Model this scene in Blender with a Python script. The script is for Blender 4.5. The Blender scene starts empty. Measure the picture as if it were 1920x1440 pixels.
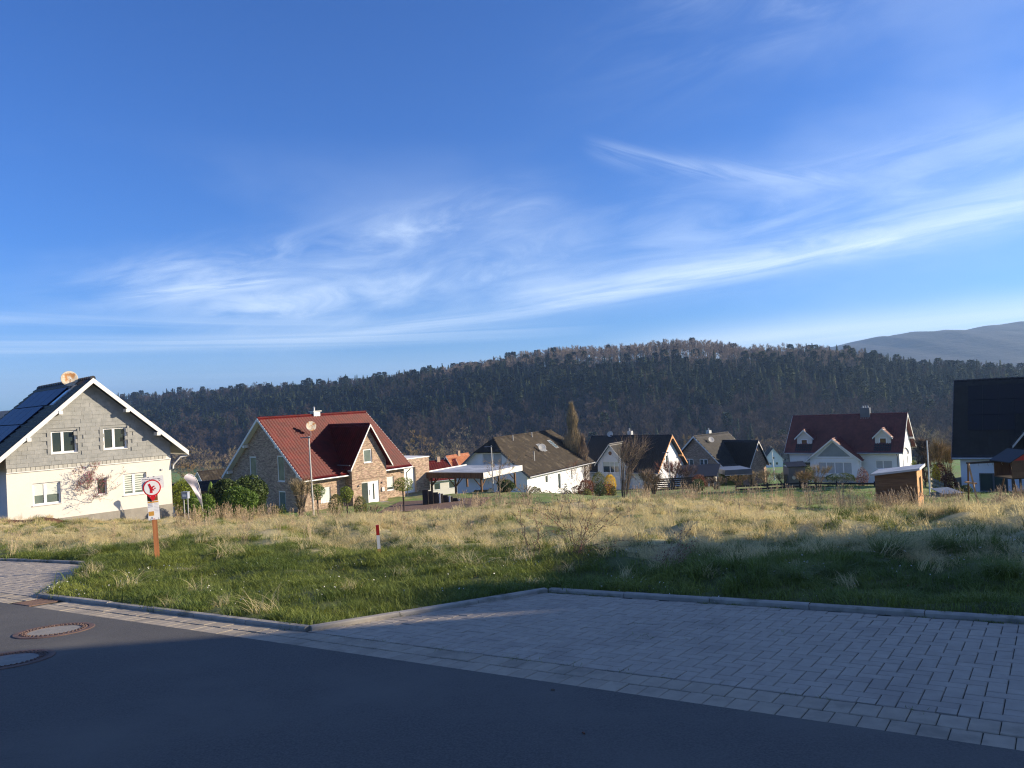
import bpy, math, random
import numpy as np
from mathutils import Vector, Matrix
rng = np.random.default_rng(7)
random.seed(7)
S = bpy.context.scene
COL = S.collection
R = math.radians

# ------------------------------------------------------------------ camera
FPX = 1440.0; EYE = 1.6; PITCH = math.atan(26/1440); ROLL = R(3.05)
_up = Vector((0, -math.sin(PITCH), math.cos(PITCH))); FW = Vector((0, math.cos(PITCH), math.sin(PITCH)))
CR = Vector((1, 0, 0))*math.cos(ROLL) - _up*math.sin(ROLL); CU = _up*math.cos(ROLL) + Vector((1, 0, 0))*math.sin(ROLL)
cam = bpy.data.cameras.new('camera'); camo = bpy.data.objects.new('camera', cam); COL.objects.link(camo)
cam.sensor_width = 36; cam.lens = 36*FPX/1920; cam.clip_start = 0.1; cam.clip_end = 12000
mw = Matrix((CR, CU, -FW)).transposed().to_4x4(); mw.translation = Vector((0, 0, EYE)); camo.matrix_world = mw
S.camera = camo

# ------------------------------------------------------------------ light
SUN_AZ, SUN_EL = 86.0, 18.0
sv = Vector((math.sin(R(SUN_AZ))*math.cos(R(SUN_EL)), math.cos(R(SUN_AZ))*math.cos(R(SUN_EL)), math.sin(R(SUN_EL))))
sl = bpy.data.lights.new('sun', 'SUN'); sl.energy = 5.0; sl.angle = R(0.55); sl.color = (1.0, 0.84, 0.62)
so = bpy.data.objects.new('sun', sl); COL.objects.link(so); so.rotation_euler = sv.to_track_quat('Z', 'Y').to_euler(); so.location = sv*100
S.view_settings.view_transform = 'Standard'; S.view_settings.look = 'None'; S.view_settings.exposure = 0.98; S.view_settings.gamma = 1
S.view_settings.use_curve_mapping = False
S.render.engine = 'CYCLES'
try:
    S.cycles.use_denoising = True; S.cycles.max_bounces = 5; S.cycles.transparent_max_bounces = 6; S.cycles.volume_bounces = 0
    S.cycles.use_adaptive_sampling = True; S.cycles.adaptive_threshold = 0.01; S.cycles.denoising_prefilter = 'NONE'; S.cycles.filter_width = 1.2
except Exception: pass

world = bpy.data.worlds.new('World'); S.world = world; world.use_nodes = True
WT = world.node_tree; WT.nodes.clear()
class V:                      # tiny expression builder over Math nodes
    t = WT
    def __init__(s, sock): s.s = sock
    @staticmethod
    def m(op, *a, clamp=False):
        n = V.t.nodes.new('ShaderNodeMath'); n.operation = op; n.use_clamp = clamp
        for i, x in enumerate(a):
            if isinstance(x, V): V.t.links.new(x.s, n.inputs[i])
            else: n.inputs[i].default_value = float(x)
        return V(n.outputs[0])
    def __add__(s, o): return V.m('ADD', s, o)
    def __radd__(s, o): return V.m('ADD', o, s)
    def __sub__(s, o): return V.m('SUBTRACT', s, o)
    def __rsub__(s, o): return V.m('SUBTRACT', o, s)
    def __mul__(s, o): return V.m('MULTIPLY', s, o)
    def __rmul__(s, o): return V.m('MULTIPLY', o, s)
    def __truediv__(s, o): return V.m('DIVIDE', s, o)
def combine(x, y, z=0.0):
    n = V.t.nodes.new('ShaderNodeCombineXYZ')
    for i, a in enumerate((x, y, z)):
        if isinstance(a, V): V.t.links.new(a.s, n.inputs[i])
        else: n.inputs[i].default_value = a
    return n.outputs[0]
def noise(vec, scale, detail=5, rough=0.55, dist=0.0):
    n = V.t.nodes.new('ShaderNodeTexNoise'); n.inputs['Scale'].default_value = scale; n.inputs['Detail'].default_value = detail
    n.inputs['Roughness'].default_value = rough; n.inputs['Distortion'].default_value = dist
    V.t.links.new(vec, n.inputs['Vector']); return V(n.outputs['Fac'])
def sstep(x, a, b):
    n = V.t.nodes.new('ShaderNodeMapRange'); n.interpolation_type = 'SMOOTHSTEP'; V.t.links.new(x.s, n.inputs[0])
    n.inputs[1].default_value = a; n.inputs[2].default_value = b; return V(n.outputs[0])
tc = WT.nodes.new('ShaderNodeTexCoord'); sep = WT.nodes.new('ShaderNodeSeparateXYZ'); WT.links.new(tc.outputs['Generated'], sep.inputs[0])
wx, wy, wz = (V(sep.outputs[i]) for i in range(3))
az = V.m('ARCTAN2', wx, wy)*57.2958; el = V.m('ARCSINE', wz)*57.2958
def band(az0, az1, soft, e0, k1, k2, w, wt, st_az, st_el, lo, hi, off, slope=None):
    # cirrus band: its centre line, width, reach and streak texture, all in degrees of azimuth and elevation
    line = e0 + (az*k1) + (az*az*k2)
    d = el - line
    g = V.m('POWER', 2.718, V.m('MULTIPLY', (d*d), -1.0/(w*w)))
    reach = sstep(az, az0-soft, az0+soft)*(1.0 - sstep(az, az1-soft, az1+soft))
    sl_ = k1 if slope is None else slope
    n = noise(combine(az*st_az + off, (el-(az*sl_))*st_el, off), 1.0, 7, 0.62, 0.9)
    n2 = noise(combine(az*(st_az*.35) + off*2, (el-(az*sl_))*(st_el*.35), 3.0), 1.0, 3, 0.5, 0.4)
    return g*reach*sstep(n*.72+(n2*.28), lo, hi)*wt
def world_clouds():
    parts = [
        band(-2, 75, 12, 7.4, .075, .0002, 1.5, .68, .075, .60, .24, .70, 3.1),          # long bright band rising to the right
        band(-12, 30, 8, 6.5, .10, 0, .7, .62, .05, .9, .26, .62, 5.7),
        band(4, 80, 12, 10.4, .085, 0, 2.8, .36, .10, .42, .30, .76, 8.2),
        band(-29, 2, 6, 13.4, .17, 0, 1.8, .50, .13, .42, .34, .74, 21.7),                  # fan of streaks left of centre
        band(-24, 8, 7, 9.4, .10, 0, 3.2, .52, .12, .36, .30, .80, 15.1, .16),
        band(-22, -6, 4, 9.2, .10, 0, 1.4, .55, .16, .6, .34, .68, 19.4),
        band(10, 26, 4, 24.5, .45, 0, 1.5, .24, .14, .5, .34, .74, 91.0),
        band(-27, -16, 3, 11.6, .14, 0, .75, .55, .12, 1.0, .30, .62, 33.0),
        band(-70, 4, 6, 4.9, .0, 0, .55, .50, .02, 1.6, .28, .62, 41.0),                  # low thin streaks
        band(-80, -8, 8, 5.9, -.02, 0, .5, .30, .03, 1.2, .30, .66, 47.0),
        band(7.5, 26, 1.8, 20.3, -.42, .0058, .75, .26, .10, 1.0, .30, .62, 52.0),            # curl at the upper right
        band(12, 80, 12, 22.0, .2, 0, 4.0, .22, .10, .35, .40, .80, 61.0),
        band(10, 90, 9, 2.6, .02, 0, 1.3, .80, .012, .6, .18, .55, 71.0),                   # pale bank over the far hill
        band(-100, 10, 12, 2.2, .0, 0, 1.6, .30, .01, .6, .20, .60, 77.0),
    ]
    r = parts[0]
    for p in parts[1:]: r = V.m('MAXIMUM', r, p) + (V.m('MINIMUM', r, p)*.4)
    vout = V.m('MAXIMUM', sstep(el, 27.0, 40.0), 1.0 - (sstep(az, -80.0, -45.0)*(1.0 - sstep(az, 45.0, 80.0))))*sstep(noise(combine(az*.03+2, el*.09, 4.0), 1.0, 5, .55, .5), .3, .7)*.13*sstep(el, 2.0, 10.0)  # extra cirrus outside the view, added to brighten the light in the shade
    veil = sstep(noise(combine(az*.05+5, el*.12, 9.0), 1.0, 4, .5), .38, .72)*.12*sstep(el, 0.0, 3.0)*(1.0 - sstep(el, 14.0, 20.0)*(1.0 - sstep(az, 0.0, 22.0)))
    return V.m('MINIMUM', r + veil + vout, .92)
sky = WT.nodes.new('ShaderNodeTexSky'); sky.sky_type = 'NISHITA'; sky.sun_disc = False; sky.sun_elevation = R(SUN_EL); sky.sun_rotation = R(SUN_AZ)
sky.air_density = 1.0; sky.dust_density = 0.3; sky.ozone_density = 2.5; sky.altitude = 250
tint = WT.nodes.new('ShaderNodeMix'); tint.data_type = 'RGBA'; tint.blend_type = 'MULTIPLY'; tint.inputs[0].default_value = 1
SKYTINT = (0.42, 0.80, 1.50)
WT.links.new(sky.outputs[0], tint.inputs[6]); tint.inputs[7].default_value = (*SKYTINT, 1)
cm = WT.nodes.new('ShaderNodeMix'); cm.data_type = 'RGBA'; WT.links.new(world_clouds().s, cm.inputs[0]); WT.links.new(tint.outputs[2], cm.inputs[6])
cm.inputs[7].default_value = (8.0, 9.3, 10.8, 1)
bg = WT.nodes.new('ShaderNodeBackground'); SKYSTR = 0.064; bg.inputs[1].default_value = SKYSTR
WT.links.new(cm.outputs[2], bg.inputs[0]); wo = WT.nodes.new('ShaderNodeOutputWorld'); WT.links.new(bg.outputs[0], wo.inputs[0])

# ------------------------------------------------------------------ terrain
_py = [-80, -20, 0, 15, 25, 35, 45, 55, 63, 75, 90, 110, 145, 200, 300, 370, 440, 6000]
_pz = [6.0, 1.6, 0, -1.2, -2.32, -3.55, -5.0, -6.25, -7.1, -8.6, -10.25, -12.3, -16, -22, -32, -38, -39, -39]
def sm(t): t = np.clip(t, 0, 1); return t*t*(3-2*t)
_fy = np.linspace(-80, 500, 1161); _fz = np.interp(_fy, _py, _pz)
_k = np.hanning(25); _k /= _k.sum(); _fs = np.convolve(np.pad(_fz, 12, mode='edge'), _k, 'valid')
_near = np.clip((_fy-13)/6, 0, 1); _fz = np.where(_fy < 13, -.08*_fy, _fs*_near + (-.08*_fy)*(1-_near))
_T = np.array([.819, -.573]); _N = np.array([.573, .819])
def H0(x, y):
    x = np.asarray(x, float); y = np.asarray(y, float)
    z = np.interp(y, _fy, _fz)
    wy_ = sm((y-17)/16)*(1-sm((y-66)/60))
    z = z - .95*sm((x-4)/14)*wy_*(1-sm((y-38)/18)*(1-sm((x-26)/7)))
    z = z + .6*sm((-x-12)/12)*sm((y-17)/20)*(1-sm((y-52)/10))
    z = z - .9*sm((x-24)/10)*sm((y-90)/25)*(1-sm((y-135)/40))
    z = z - .62*sm((x-3)/8)*sm((y-14)/9)*(1-sm((y-26)/8))
    q = ((x+8)/15)**2 + ((y-65)/8.5)**2
    w = 1-sm((q-.5)/.9)
    return z*(1-w) + (-6.98)*w
def H(x, y): return float(H0(x, y))
def tn(t, n): return (t*_T[0]+n*_N[0], t*_T[1]+n*_N[1])
def at(px, py, Y):            # where the sight line of a point of the photograph crosses the distance Y
    d = FW + CR*((px-960)/FPX) - CU*((py-720)/FPX)
    return Vector((0, 0, EYE)) + d*(Y/d.y)

# ------------------------------------------------------------------ materials
MATS = {}
def lin(c):
    if isinstance(c, str):
        c = tuple(int(c[i:i+2], 16)/255 for i in (0, 2, 4))
        return tuple(x/12.92 if x <= .04045 else ((x+.055)/1.055)**2.4 for x in c)
    return tuple(c)
def mat(name, c1, c2=None, rough=.8, scale=3., detail=5, bump=0., bscale=None, spec=.35, rnd=0., metal=0., c3=None, sc3=.4, th3=(.45, .65), stretch=None, trans=0., hue=0.):
    """c1..c2 mixed by object-space noise, c3 patches, rnd = how much single pieces differ in brightness"""
    if name in MATS: return MATS[name]
    m = bpy.data.materials.new(name); m.use_nodes = True; t = m.node_tree; V.t = t; t.nodes.clear()
    out = t.nodes.new('ShaderNodeOutputMaterial'); p = t.nodes.new('ShaderNodeBsdfPrincipled')
    p.inputs['Roughness'].default_value = rough; p.inputs['Metallic'].default_value = metal
    p.inputs['Specular IOR Level'].default_value = spec
    g = t.nodes.new('ShaderNodeNewGeometry'); tcx = t.nodes.new('ShaderNodeTexCoord')
    vec = g.outputs['Position'] if stretch != 'obj' else tcx.outputs['Object']
    if isinstance(stretch, tuple):
        vm = t.nodes.new('ShaderNodeVectorMath'); vm.operation = 'MULTIPLY'; t.links.new(tcx.outputs['Object'], vm.inputs[0]); vm.inputs[1].default_value = stretch; vec = vm.outputs[0]
    c1 = lin(c1); c2 = lin(c2) if c2 is not None else tuple(x*.8 for x in c1)
    mx = t.nodes.new('ShaderNodeMix'); mx.data_type = 'RGBA'; mx.inputs[6].default_value = (*c1, 1); mx.inputs[7].default_value = (*c2, 1)
    t.links.new(sstep(noise(vec, scale, detail, .6), .3, .7).s, mx.inputs[0]); colr = mx.outputs[2]
    if c3 is not None:
        m3 = t.nodes.new('ShaderNodeMix'); m3.data_type = 'RGBA'; t.links.new(colr, m3.inputs[6]); m3.inputs[7].default_value = (*lin(c3), 1)
        t.links.new(sstep(noise(vec, sc3, 5, .6), *th3).s, m3.inputs[0]); colr = m3.outputs[2]
    if rnd or hue:
        at_ = t.nodes.new('ShaderNodeAttribute'); at_.attribute_name = 'rnd'; oi = t.nodes.new('ShaderNodeObjectInfo')
        f = V.m('FRACT', V(at_.outputs['Fac']) + V(oi.outputs['Random'])*7.31)
        hv = t.nodes.new('ShaderNodeHueSaturation'); t.links.new(colr, hv.inputs['Color'])
        t.links.new((1.0-rnd/2 + (f*rnd)).s, hv.inputs['Value'])
        if hue: t.links.new((.5-hue/2 + (V.m('FRACT', f*5.7)*hue)).s, hv.inputs['Hue'])
        colr = hv.outputs[0]
    t.links.new(colr, p.inputs['Base Color'])
    if bump:
        b = t.nodes.new('ShaderNodeBump'); b.inputs['Strength'].default_value = 1; b.inputs['Distance'].default_value = bump
        t.links.new(noise(vec, bscale or scale*6, 5, .65).s, b.inputs['Height']); t.links.new(b.outputs[0], p.inputs['Normal'])
    if trans:
        tr = t.nodes.new('ShaderNodeBsdfTranslucent'); t.links.new(colr, tr.inputs[0]); ms = t.nodes.new('ShaderNodeMixShader'); ms.inputs[0].default_value = trans
        t.links.new(p.outputs[0], ms.inputs[1]); t.links.new(tr.outputs[0], ms.inputs[2]); t.links.new(ms.outputs[0], out.inputs[0])
    else: t.links.new(p.outputs[0], out.inputs[0])
    MATS[name] = m; return m
M = {}
M['asphalt'] = mat('asphalt', (.108, .104, .098), (.066, .064, .060), .86, 70, 4, .003, 160, .25, c3=(.115, .11, .10), sc3=.7, th3=(.4, .75))
M['paver'] = mat('paver', (.36, .315, .255), (.31, .27, .22), .85, 9, 6, .0012, 240, .3, rnd=.10, c3=(.27, .235, .195), sc3=1.6, th3=(.5, .72))
M['gutter_stone'] = mat('gutter_stone', (.35, .30, .23), (.29, .25, .195), .88, 8, 6, .0018, 200, .3, rnd=.14, c3=(.23, .20, .155), sc3=3, th3=(.5, .7))
M['kerb'] = mat('kerb', (.36, .33, .28), (.27, .25, .22), .9, 6, 6, .002, 150, .3, rnd=.12, c3=(.13, .13, .10), sc3=2.5, th3=(.52, .7))
M['bedding'] = mat('bedding', (.018, .016, .012), (.03, .034, .016), .95, 12, 5, .004, 90)
M['soil'] = mat('soil', (.48, .40, .23), (.26, .25, .10), .95, 1.2, 6, .02, 20, c3=(.09, .13, .03), sc3=.5)
M['verge_soil'] = mat('verge_soil', (.10, .12, .035), (.055, .07, .022), .95, 2.5, 6, .02, 30, c3=(.16, .14, .07), sc3=1.5, th3=(.58, .72))
M['mulch'] = mat('mulch', (.13, .06, .035), (.07, .035, .02), .95, 6, 6, .03, 25)
M['meadow'] = mat('meadow', (.11, .22, .035), (.15, .24, .05), .95, .06, 6, .05, 2.0, c3=(.16, .17, .07), sc3=.02)
M['lawn'] = mat('lawn', (.12, .20, .035), (.17, .21, .06), .95, 1.0, 6, .02, 30, c3=(.26, .24, .10), sc3=.6)
M['white_render'] = mat('white_render', (.66, .63, .56), (.62, .59, .53), .9, .8, 5, .002, 60, .2)
M['white_render_grey'] = mat('white_render_grey', (.76, .77, .80), (.70, .72, .75), .9, .7, 5, .002, 60, .2)
M['plinth'] = mat('plinth', (.30, .28, .24), (.24, .22, .19), .95, 3, 5, .004, 50)
M['slate'] = mat('slate', (.30, .30, .285), (.23, .235, .225), .75, 3.5, 6, .006, 22, .3, rnd=.13)
M['slate_edge'] = mat('slate_edge', (.42, .41, .36), (.36, .35, .31), .75, 4, 6, .004, 22, .3, rnd=.2)
M['mortar'] = mat('mortar', (.46, .38, .29), (.38, .32, .25), .95, 5, 4)
M['brick'] = mat('brick', (.33, .235, .17), (.27, .18, .13), .88, 2.2, 4, .003, 60, .25, rnd=.8, hue=.03, c3=(.40, .31, .225), sc3=12, th3=(.45, .6))
M['tile_red'] = mat('tile_red', (.105, .008, .006), (.070, .006, .005), .5, 1.1, 4, .003, 30, .12, rnd=.3)
M['tile_orange'] = mat('tile_orange', (.36, .13, .06), (.28, .10, .05), .7, 2, 4, .004, 30, .3, rnd=.3)
M['tile_brick'] = mat('tile_brick', (.16, .065, .045), (.11, .045, .035), .7, 2, 4, .004, 30, .3, rnd=.3)
M['tile_brown'] = mat('tile_brown', (.040, .032, .024), (.028, .023, .018), .8, 1, 4, .004, 30, .15, rnd=.3, c3=(.09, .075, .055), sc3=1.2, th3=(.5, .75))
M['tile_black'] = mat('tile_black', (.014, .014, .017), (.009, .009, .011), .5, 1, 4, .004, 30, .35, rnd=.4)
M['tile_maroon'] = mat('tile_maroon', (.13, .026, .022), (.095, .018, .016), .5, 1, 4, .004, 30, .4, rnd=.35)
M['tile_grey'] = mat('tile_grey', (.045, .043, .042), (.028, .028, .03), .7, 2, 4, .004, 30, .15, rnd=.3)
M['metal_dark'] = mat('metal_dark', (.10, .105, .12), (.08, .085, .10), .38, 1, 3, 0, spec=.6, rnd=.1)
M['white_paint'] = mat('white_paint', (.70, .69, .66), (.64, .63, .60), .5, 2, 4, spec=.4)
M['pvc'] = mat('pvc', (.80, .80, .80), (.77, .77, .77), .35, 2, 2, spec=.5)
M['zinc'] = mat('zinc', (.42, .43, .44), (.34, .35, .36), .42, 3, 4, spec=.5, metal=.5)
M['galv'] = mat('galv', (.46, .46, .45), (.38, .38, .38), .45, 6, 4, spec=.5, metal=.35)
M['glass'] = mat('glass', (.03, .045, .045), (.045, .06, .055), .06, .8, 2, spec=1.0)
M['glass_green'] = mat('glass_green', (.16, .20, .17), (.10, .13, .12), .10, 1.2, 2, spec=.8)
M['glass_amber'] = mat('glass_amber', (.20, .10, .045), (.12, .06, .03), .15, 1.2, 2, spec=.6)
M['blind'] = mat('blind', (.60, .63, .56), (.55, .58, .52), .7, 2, 2)
M['blind_grey'] = mat('blind_grey', (.42, .43, .44), (.38, .39, .40), .7, 2, 2)
M['conserv'] = mat('conserv', (.22, .26, .28), (.18, .22, .24), .25, 1.2, 3, spec=.6)
M['solar'] = mat('solar', (.008, .016, .06), (.012, .024, .075), .4, 3, 2, spec=.12)
M['solar_dark'] = mat('solar_dark', (.004, .004, .007), (.005, .005, .008), .3, 3, 2, spec=.3)
M['wood_post'] = mat('wood_post', (.42, .17, .065), (.32, .12, .045), .75, 3, 6, .002, 40, stretch=(6, 6, .8), c3=(.22, .09, .035), sc3=2)
M['wood_brown'] = mat('wood_brown', (.155, .085, .045), (.10, .055, .03), .8, 3, 5, .002, 30, stretch=(4, 4, .6), rnd=.35)
M['wood_shed'] = mat('wood_shed', (.19, .105, .055), (.13, .072, .04), .8, 3, 5, .002, 30, stretch=(.6, 4, 4), rnd=.3)
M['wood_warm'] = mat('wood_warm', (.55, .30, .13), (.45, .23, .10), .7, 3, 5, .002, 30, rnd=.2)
M['wood_grey'] = mat('wood_grey', (.30, .26, .19), (.22, .19, .14), .85, 3, 5, .002, 30, rnd=.3)
M['wood_dark'] = mat('wood_dark', (.045, .035, .028), (.03, .024, .02), .8, 3, 5, rnd=.4)
M['garage_white'] = mat('garage_white', (.72, .74, .72), (.68, .70, .68), .55, 1, 3)
M['drive'] = mat('drive', (.17, .105, .075), (.135, .085, .06), .9, 2.5, 5, .002, 80, rnd=.25)
M['roofing_pale'] = mat('roofing_pale', (.34, .36, .38), (.46, .48, .50), .55, .5, 5, c3=(.25, .27, .29), sc3=.3, spec=.4)
M['iron_rust'] = mat('iron_rust', (.135, .080, .060), (.075, .050, .042), .75, 9, 6, .003, 60, spec=.4)
M['concrete_lid'] = mat('concrete_lid', (.26, .24, .21), (.20, .19, .17), .9, 10, 6, .003, 90)
M['red_print'] = mat('red_print', (.55, .012, .02), (.50, .01, .018), .45, 3, 2)
M['sign_white'] = mat('sign_white', (.72, .72, .72), (.68, .68, .69), .4, 4, 3)
M['sign_brown'] = mat('sign_brown', (.20, .075, .018), (.17, .06, .015), .5, 4, 3)
M['sign_ochre'] = mat('sign_ochre', (.55, .30, .06), (.48, .25, .05), .5, 9, 3)
M['ink'] = mat('ink', (.05, .055, .08), (.04, .045, .07), .6, 3, 2)
M['ink_grey'] = mat('ink_grey', (.30, .32, .40), (.25, .27, .34), .6, 3, 2)
M['dish_rust'] = mat('dish_rust', (.60, .57, .48), (.50, .42, .30), .7, 2.2, 5, c3=(.42, .20, .07), sc3=3.4, th3=(.48, .62), stretch='obj')
M['dish_grey'] = mat('dish_grey', (.50, .49, .45), (.42, .41, .38), .5, 2, 4)
M['flag_cloth'] = mat('flag_cloth', (.82, .75, .77), (.74, .67, .70), .8, 3, 3, trans=.3)
M['mailbox_grey'] = mat('mailbox_grey', (.30, .33, .40), (.26, .29, .36), .4, 3, 3, spec=.5)
M['red_paint'] = mat('red_paint', (.42, .02, .015), (.36, .015, .012), .5, 3, 3)
M['car_paint'] = mat('car_paint', (.012, .014, .018), (.010, .012, .016), .2, 3, 2, spec=.8)
M['car_white'] = mat('car_white', (.62, .62, .63), (.60, .60, .61), .25, 3, 2, spec=.6)
M['rubber'] = mat('rubber', (.015, .015, .015), (.02, .02, .02), .8)
M['tarp'] = mat('tarp', (.16, .18, .21), (.12, .14, .17), .5, 2, 3, spec=.5)
M['bark'] = mat('bark', (.12, .09, .065), (.075, .058, .045), .9, 4, 5, .01, 30)
M['bark_pale'] = mat('bark_pale', (.24, .20, .15), (.16, .13, .10), .9, 4, 5)
M['twig_brown'] = mat('twig_brown', (.26, .19, .13), (.18, .13, .09), .9, 2, 3, rnd=.5)
M['twig_tan'] = mat('twig_tan', (.36, .28, .16), (.25, .20, .12), .9, 2, 3, rnd=.5)
M['twig_red'] = mat('twig_red', (.26, .10, .06), (.18, .075, .05), .9, 2, 3, rnd=.5)
M['twig_dark'] = mat('twig_dark', (.13, .085, .07), (.09, .06, .05), .9, 2, 3, rnd=.4)
M['twig_gold'] = mat('twig_gold', (.30, .20, .085), (.22, .15, .07), .9, 2, 3, rnd=.5)
def leaf(n, a, b, r=.6): return mat(n, a, b, .6, 1.5, 3, spec=.3, rnd=r, trans=.25)
M['leaf_olive'] = leaf('leaf_olive', (.19, .19, .045), (.12, .125, .03))
M['leaf_green'] = leaf('leaf_green', (.11, .18, .025), (.07, .12, .02))
M['leaf_lime'] = leaf('leaf_lime', (.20, .24, .03), (.14, .18, .025))
M['leaf_dark'] = leaf('leaf_dark', (.075, .11, .026), (.045, .07, .018))
M['leaf_gold'] = leaf('leaf_gold', (.80, .56, .02), (.66, .45, .015))
M['leaf_rust'] = leaf('leaf_rust', (.22, .08, .035), (.15, .06, .03))
M['blossom'] = leaf('blossom', (.42, .10, .19), (.28, .06, .12))
M['conifer'] = mat('conifer', (.028, .056, .028), (.009, .022, .015), .95, .02, 3, rnd=.9, c3=(.085, .11, .04), sc3=.04, th3=(.5, .62))
M['wood_bare'] = mat('wood_bare', (.10, .074, .056), (.045, .036, .031), .9, .03, 3, rnd=.8)
M['wood_bare_haze_lit'] = mat('wood_bare_haze_lit', (.13, .10, .082), (.095, .075, .062), .9, .03, 3, rnd=.5)  # lighter bare wood: light and haze on the lower right slope as colour
M['wood_bare_sunlit'] = mat('wood_bare_sunlit', (.32, .25, .185), (.25, .20, .15), .9, .03, 3, rnd=.5)  # paler bare wood: sunlight on the crest trees put into the colour
M['hill_soil'] = mat('hill_soil', (.016, .015, .013), (.012, .012, .010), .95, .02, 5)
M['far_hill'] = mat('far_hill', (.020, .020, .018), (.008, .012, .010), .95, .02, 6, 6, .03, c3=(.03, .028, .024), sc3=.003)
M['grass_green'] = mat('grass_green', (.18, .215, .042), (.105, .15, .028), .6, .9, 4, spec=.3, rnd=.6, trans=.3, c3=(.23, .26, .05), sc3=.6, th3=(.5, .7))
M['grass_dry'] = mat('grass_dry', (.76, .65, .36), (.60, .50, .26), .75, .5, 4, spec=.25, rnd=.45, trans=.5, c3=(.56, .50, .27), sc3=.35, th3=(.5, .72))
M['stem_dry'] = mat('stem_dry', (.50, .39, .26), (.34, .26, .17), .8, 1, 4, spec=.2, rnd=.5)

# ------------------------------------------------------------------ mesh helpers
class MB:
    def __init__(s): s.v = []; s.f = []; s.r = []
    def add(s, vs, fs, r=None):
        b = len(s.v); s.v.extend(tuple(p) for p in vs); s.f.extend(tuple(b+i for i in f) for f in fs)
        if r is None: r = random.random()
        s.r.extend([r]*len(fs)); return s
    def box(s, x0, y0, z0, x1, y1, z1, r=None):
        if x0 > x1: x0, x1 = x1, x0
        if y0 > y1: y0, y1 = y1, y0
        if z0 > z1: z0, z1 = z1, z0
        return s.add([(x0,y0,z0),(x1,y0,z0),(x1,y1,z0),(x0,y1,z0),(x0,y0,z1),(x1,y0,z1),(x1,y1,z1),(x0,y1,z1)],
              [(0,3,2,1),(4,5,6,7),(0,1,5,4),(1,2,6,5),(2,3,7,6),(3,0,4,7)], r)
    def fbox(s, fr, u0, u1, v0, v1, n0, n1, r=None):      # box in a wall frame (origin, u, normal)
        O, U, N_ = fr
        P = lambda u, v, n: O + U*u + Vector((0, 0, v)) + N_*n
        return s.add([P(u0,v0,n0),P(u1,v0,n0),P(u1,v0,n1),P(u0,v0,n1),P(u0,v1,n0),P(u1,v1,n0),P(u1,v1,n1),P(u0,v1,n1)],
              [(0,1,2,3),(4,7,6,5),(0,4,5,1),(1,5,6,2),(2,6,7,3),(3,7,4,0)], r)
    def prism(s, poly, off, r=None):                     # polygon swept along the vector off
        n = len(poly); a = [Vector(p) for p in poly]; off = Vector(off); b = [p+off for p in a]
        fs = [tuple(range(n)), tuple(range(2*n-1, n-1, -1))] + [(i, n+i, n+(i+1) % n, (i+1) % n) for i in range(n)]
        return s.add(a+b, fs, r)
    def slab(s, quad, t, r=None):                        # planar polygon thickened downwards along its normal
        q = [Vector(p) for p in quad]; n = (q[1]-q[0]).cross(q[2]-q[0]).normalized()
        if n.z < 0: n = -n
        return s.prism(q, -n*t, r)
    def tube(s, p0, p1, r0, r1=None, k=6, r=None, cap=True):
        p0 = Vector(p0); p1 = Vector(p1); r1 = r0 if r1 is None else r1
        d = (p1-p0).normalized(); a = d.orthogonal().normalized(); b = d.cross(a)
        vs = [p0+(a*math.cos(2*math.pi*i/k)+b*math.sin(2*math.pi*i/k))*r0 for i in range(k)] + [p1+(a*math.cos(2*math.pi*i/k)+b*math.sin(2*math.pi*i/k))*r1 for i in range(k)]
        fs = [(i, (i+1) % k, k+(i+1) % k, k+i) for i in range(k)]
        if cap: fs += [tuple(range(k-1, -1, -1)), tuple(range(k, 2*k))]
        return s.add(vs, fs, r)
    def path(s, pts, r0, r1=None, k=5, r=None):
        r1 = r0 if r1 is None else r1; n = len(pts)-1; r = random.random() if r is None else r
        for i in range(n): s.tube(pts[i], pts[i+1], r0+(r1-r0)*i/n, r0+(r1-r0)*(i+1)/n, k, r)
        return s
    def lathe(s, c, prof, k=16, axis=None, r=None):
        c = Vector(c); ax = (Vector(axis) if axis else Vector((0, 0, 1))).normalized(); a = ax.orthogonal().normalized(); b = ax.cross(a)
        vs = []; fs = []
        for (rr, h) in prof: vs += [c+ax*h+(a*math.cos(2*math.pi*i/k)+b*math.sin(2*math.pi*i/k))*rr for i in range(k)]
        for j in range(len(prof)-1): fs += [(j*k+i, j*k+(i+1) % k, (j+1)*k+(i+1) % k, (j+1)*k+i) for i in range(k)]
        return s.add(vs, fs, r)
    def build(s, name, material, parent=None, loc=None, kind=None, smooth=False, label=None):
        me = bpy.data.meshes.new(name); me.from_pydata([tuple(p) for p in s.v], [], s.f)
        a = me.attributes.new('rnd', 'FLOAT', 'FACE'); a.data.foreach_set('value', np.array(s.r, np.float32))
        me.materials.append(M[material] if isinstance(material, str) else material)
        if smooth: me.polygons.foreach_set('use_smooth', [True]*len(s.f))
        me.update(); return link(name, me, parent, loc, kind, label)
def link(name, me, parent=None, loc=None, kind=None, label=None):
    o = bpy.data.objects.new(name, me); COL.objects.link(o)
    if parent is not None: o.parent = parent
    if loc is not None: o.location = loc
    if kind: o['kind'] = kind
    if label: o['label'] = label
    return o
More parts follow.
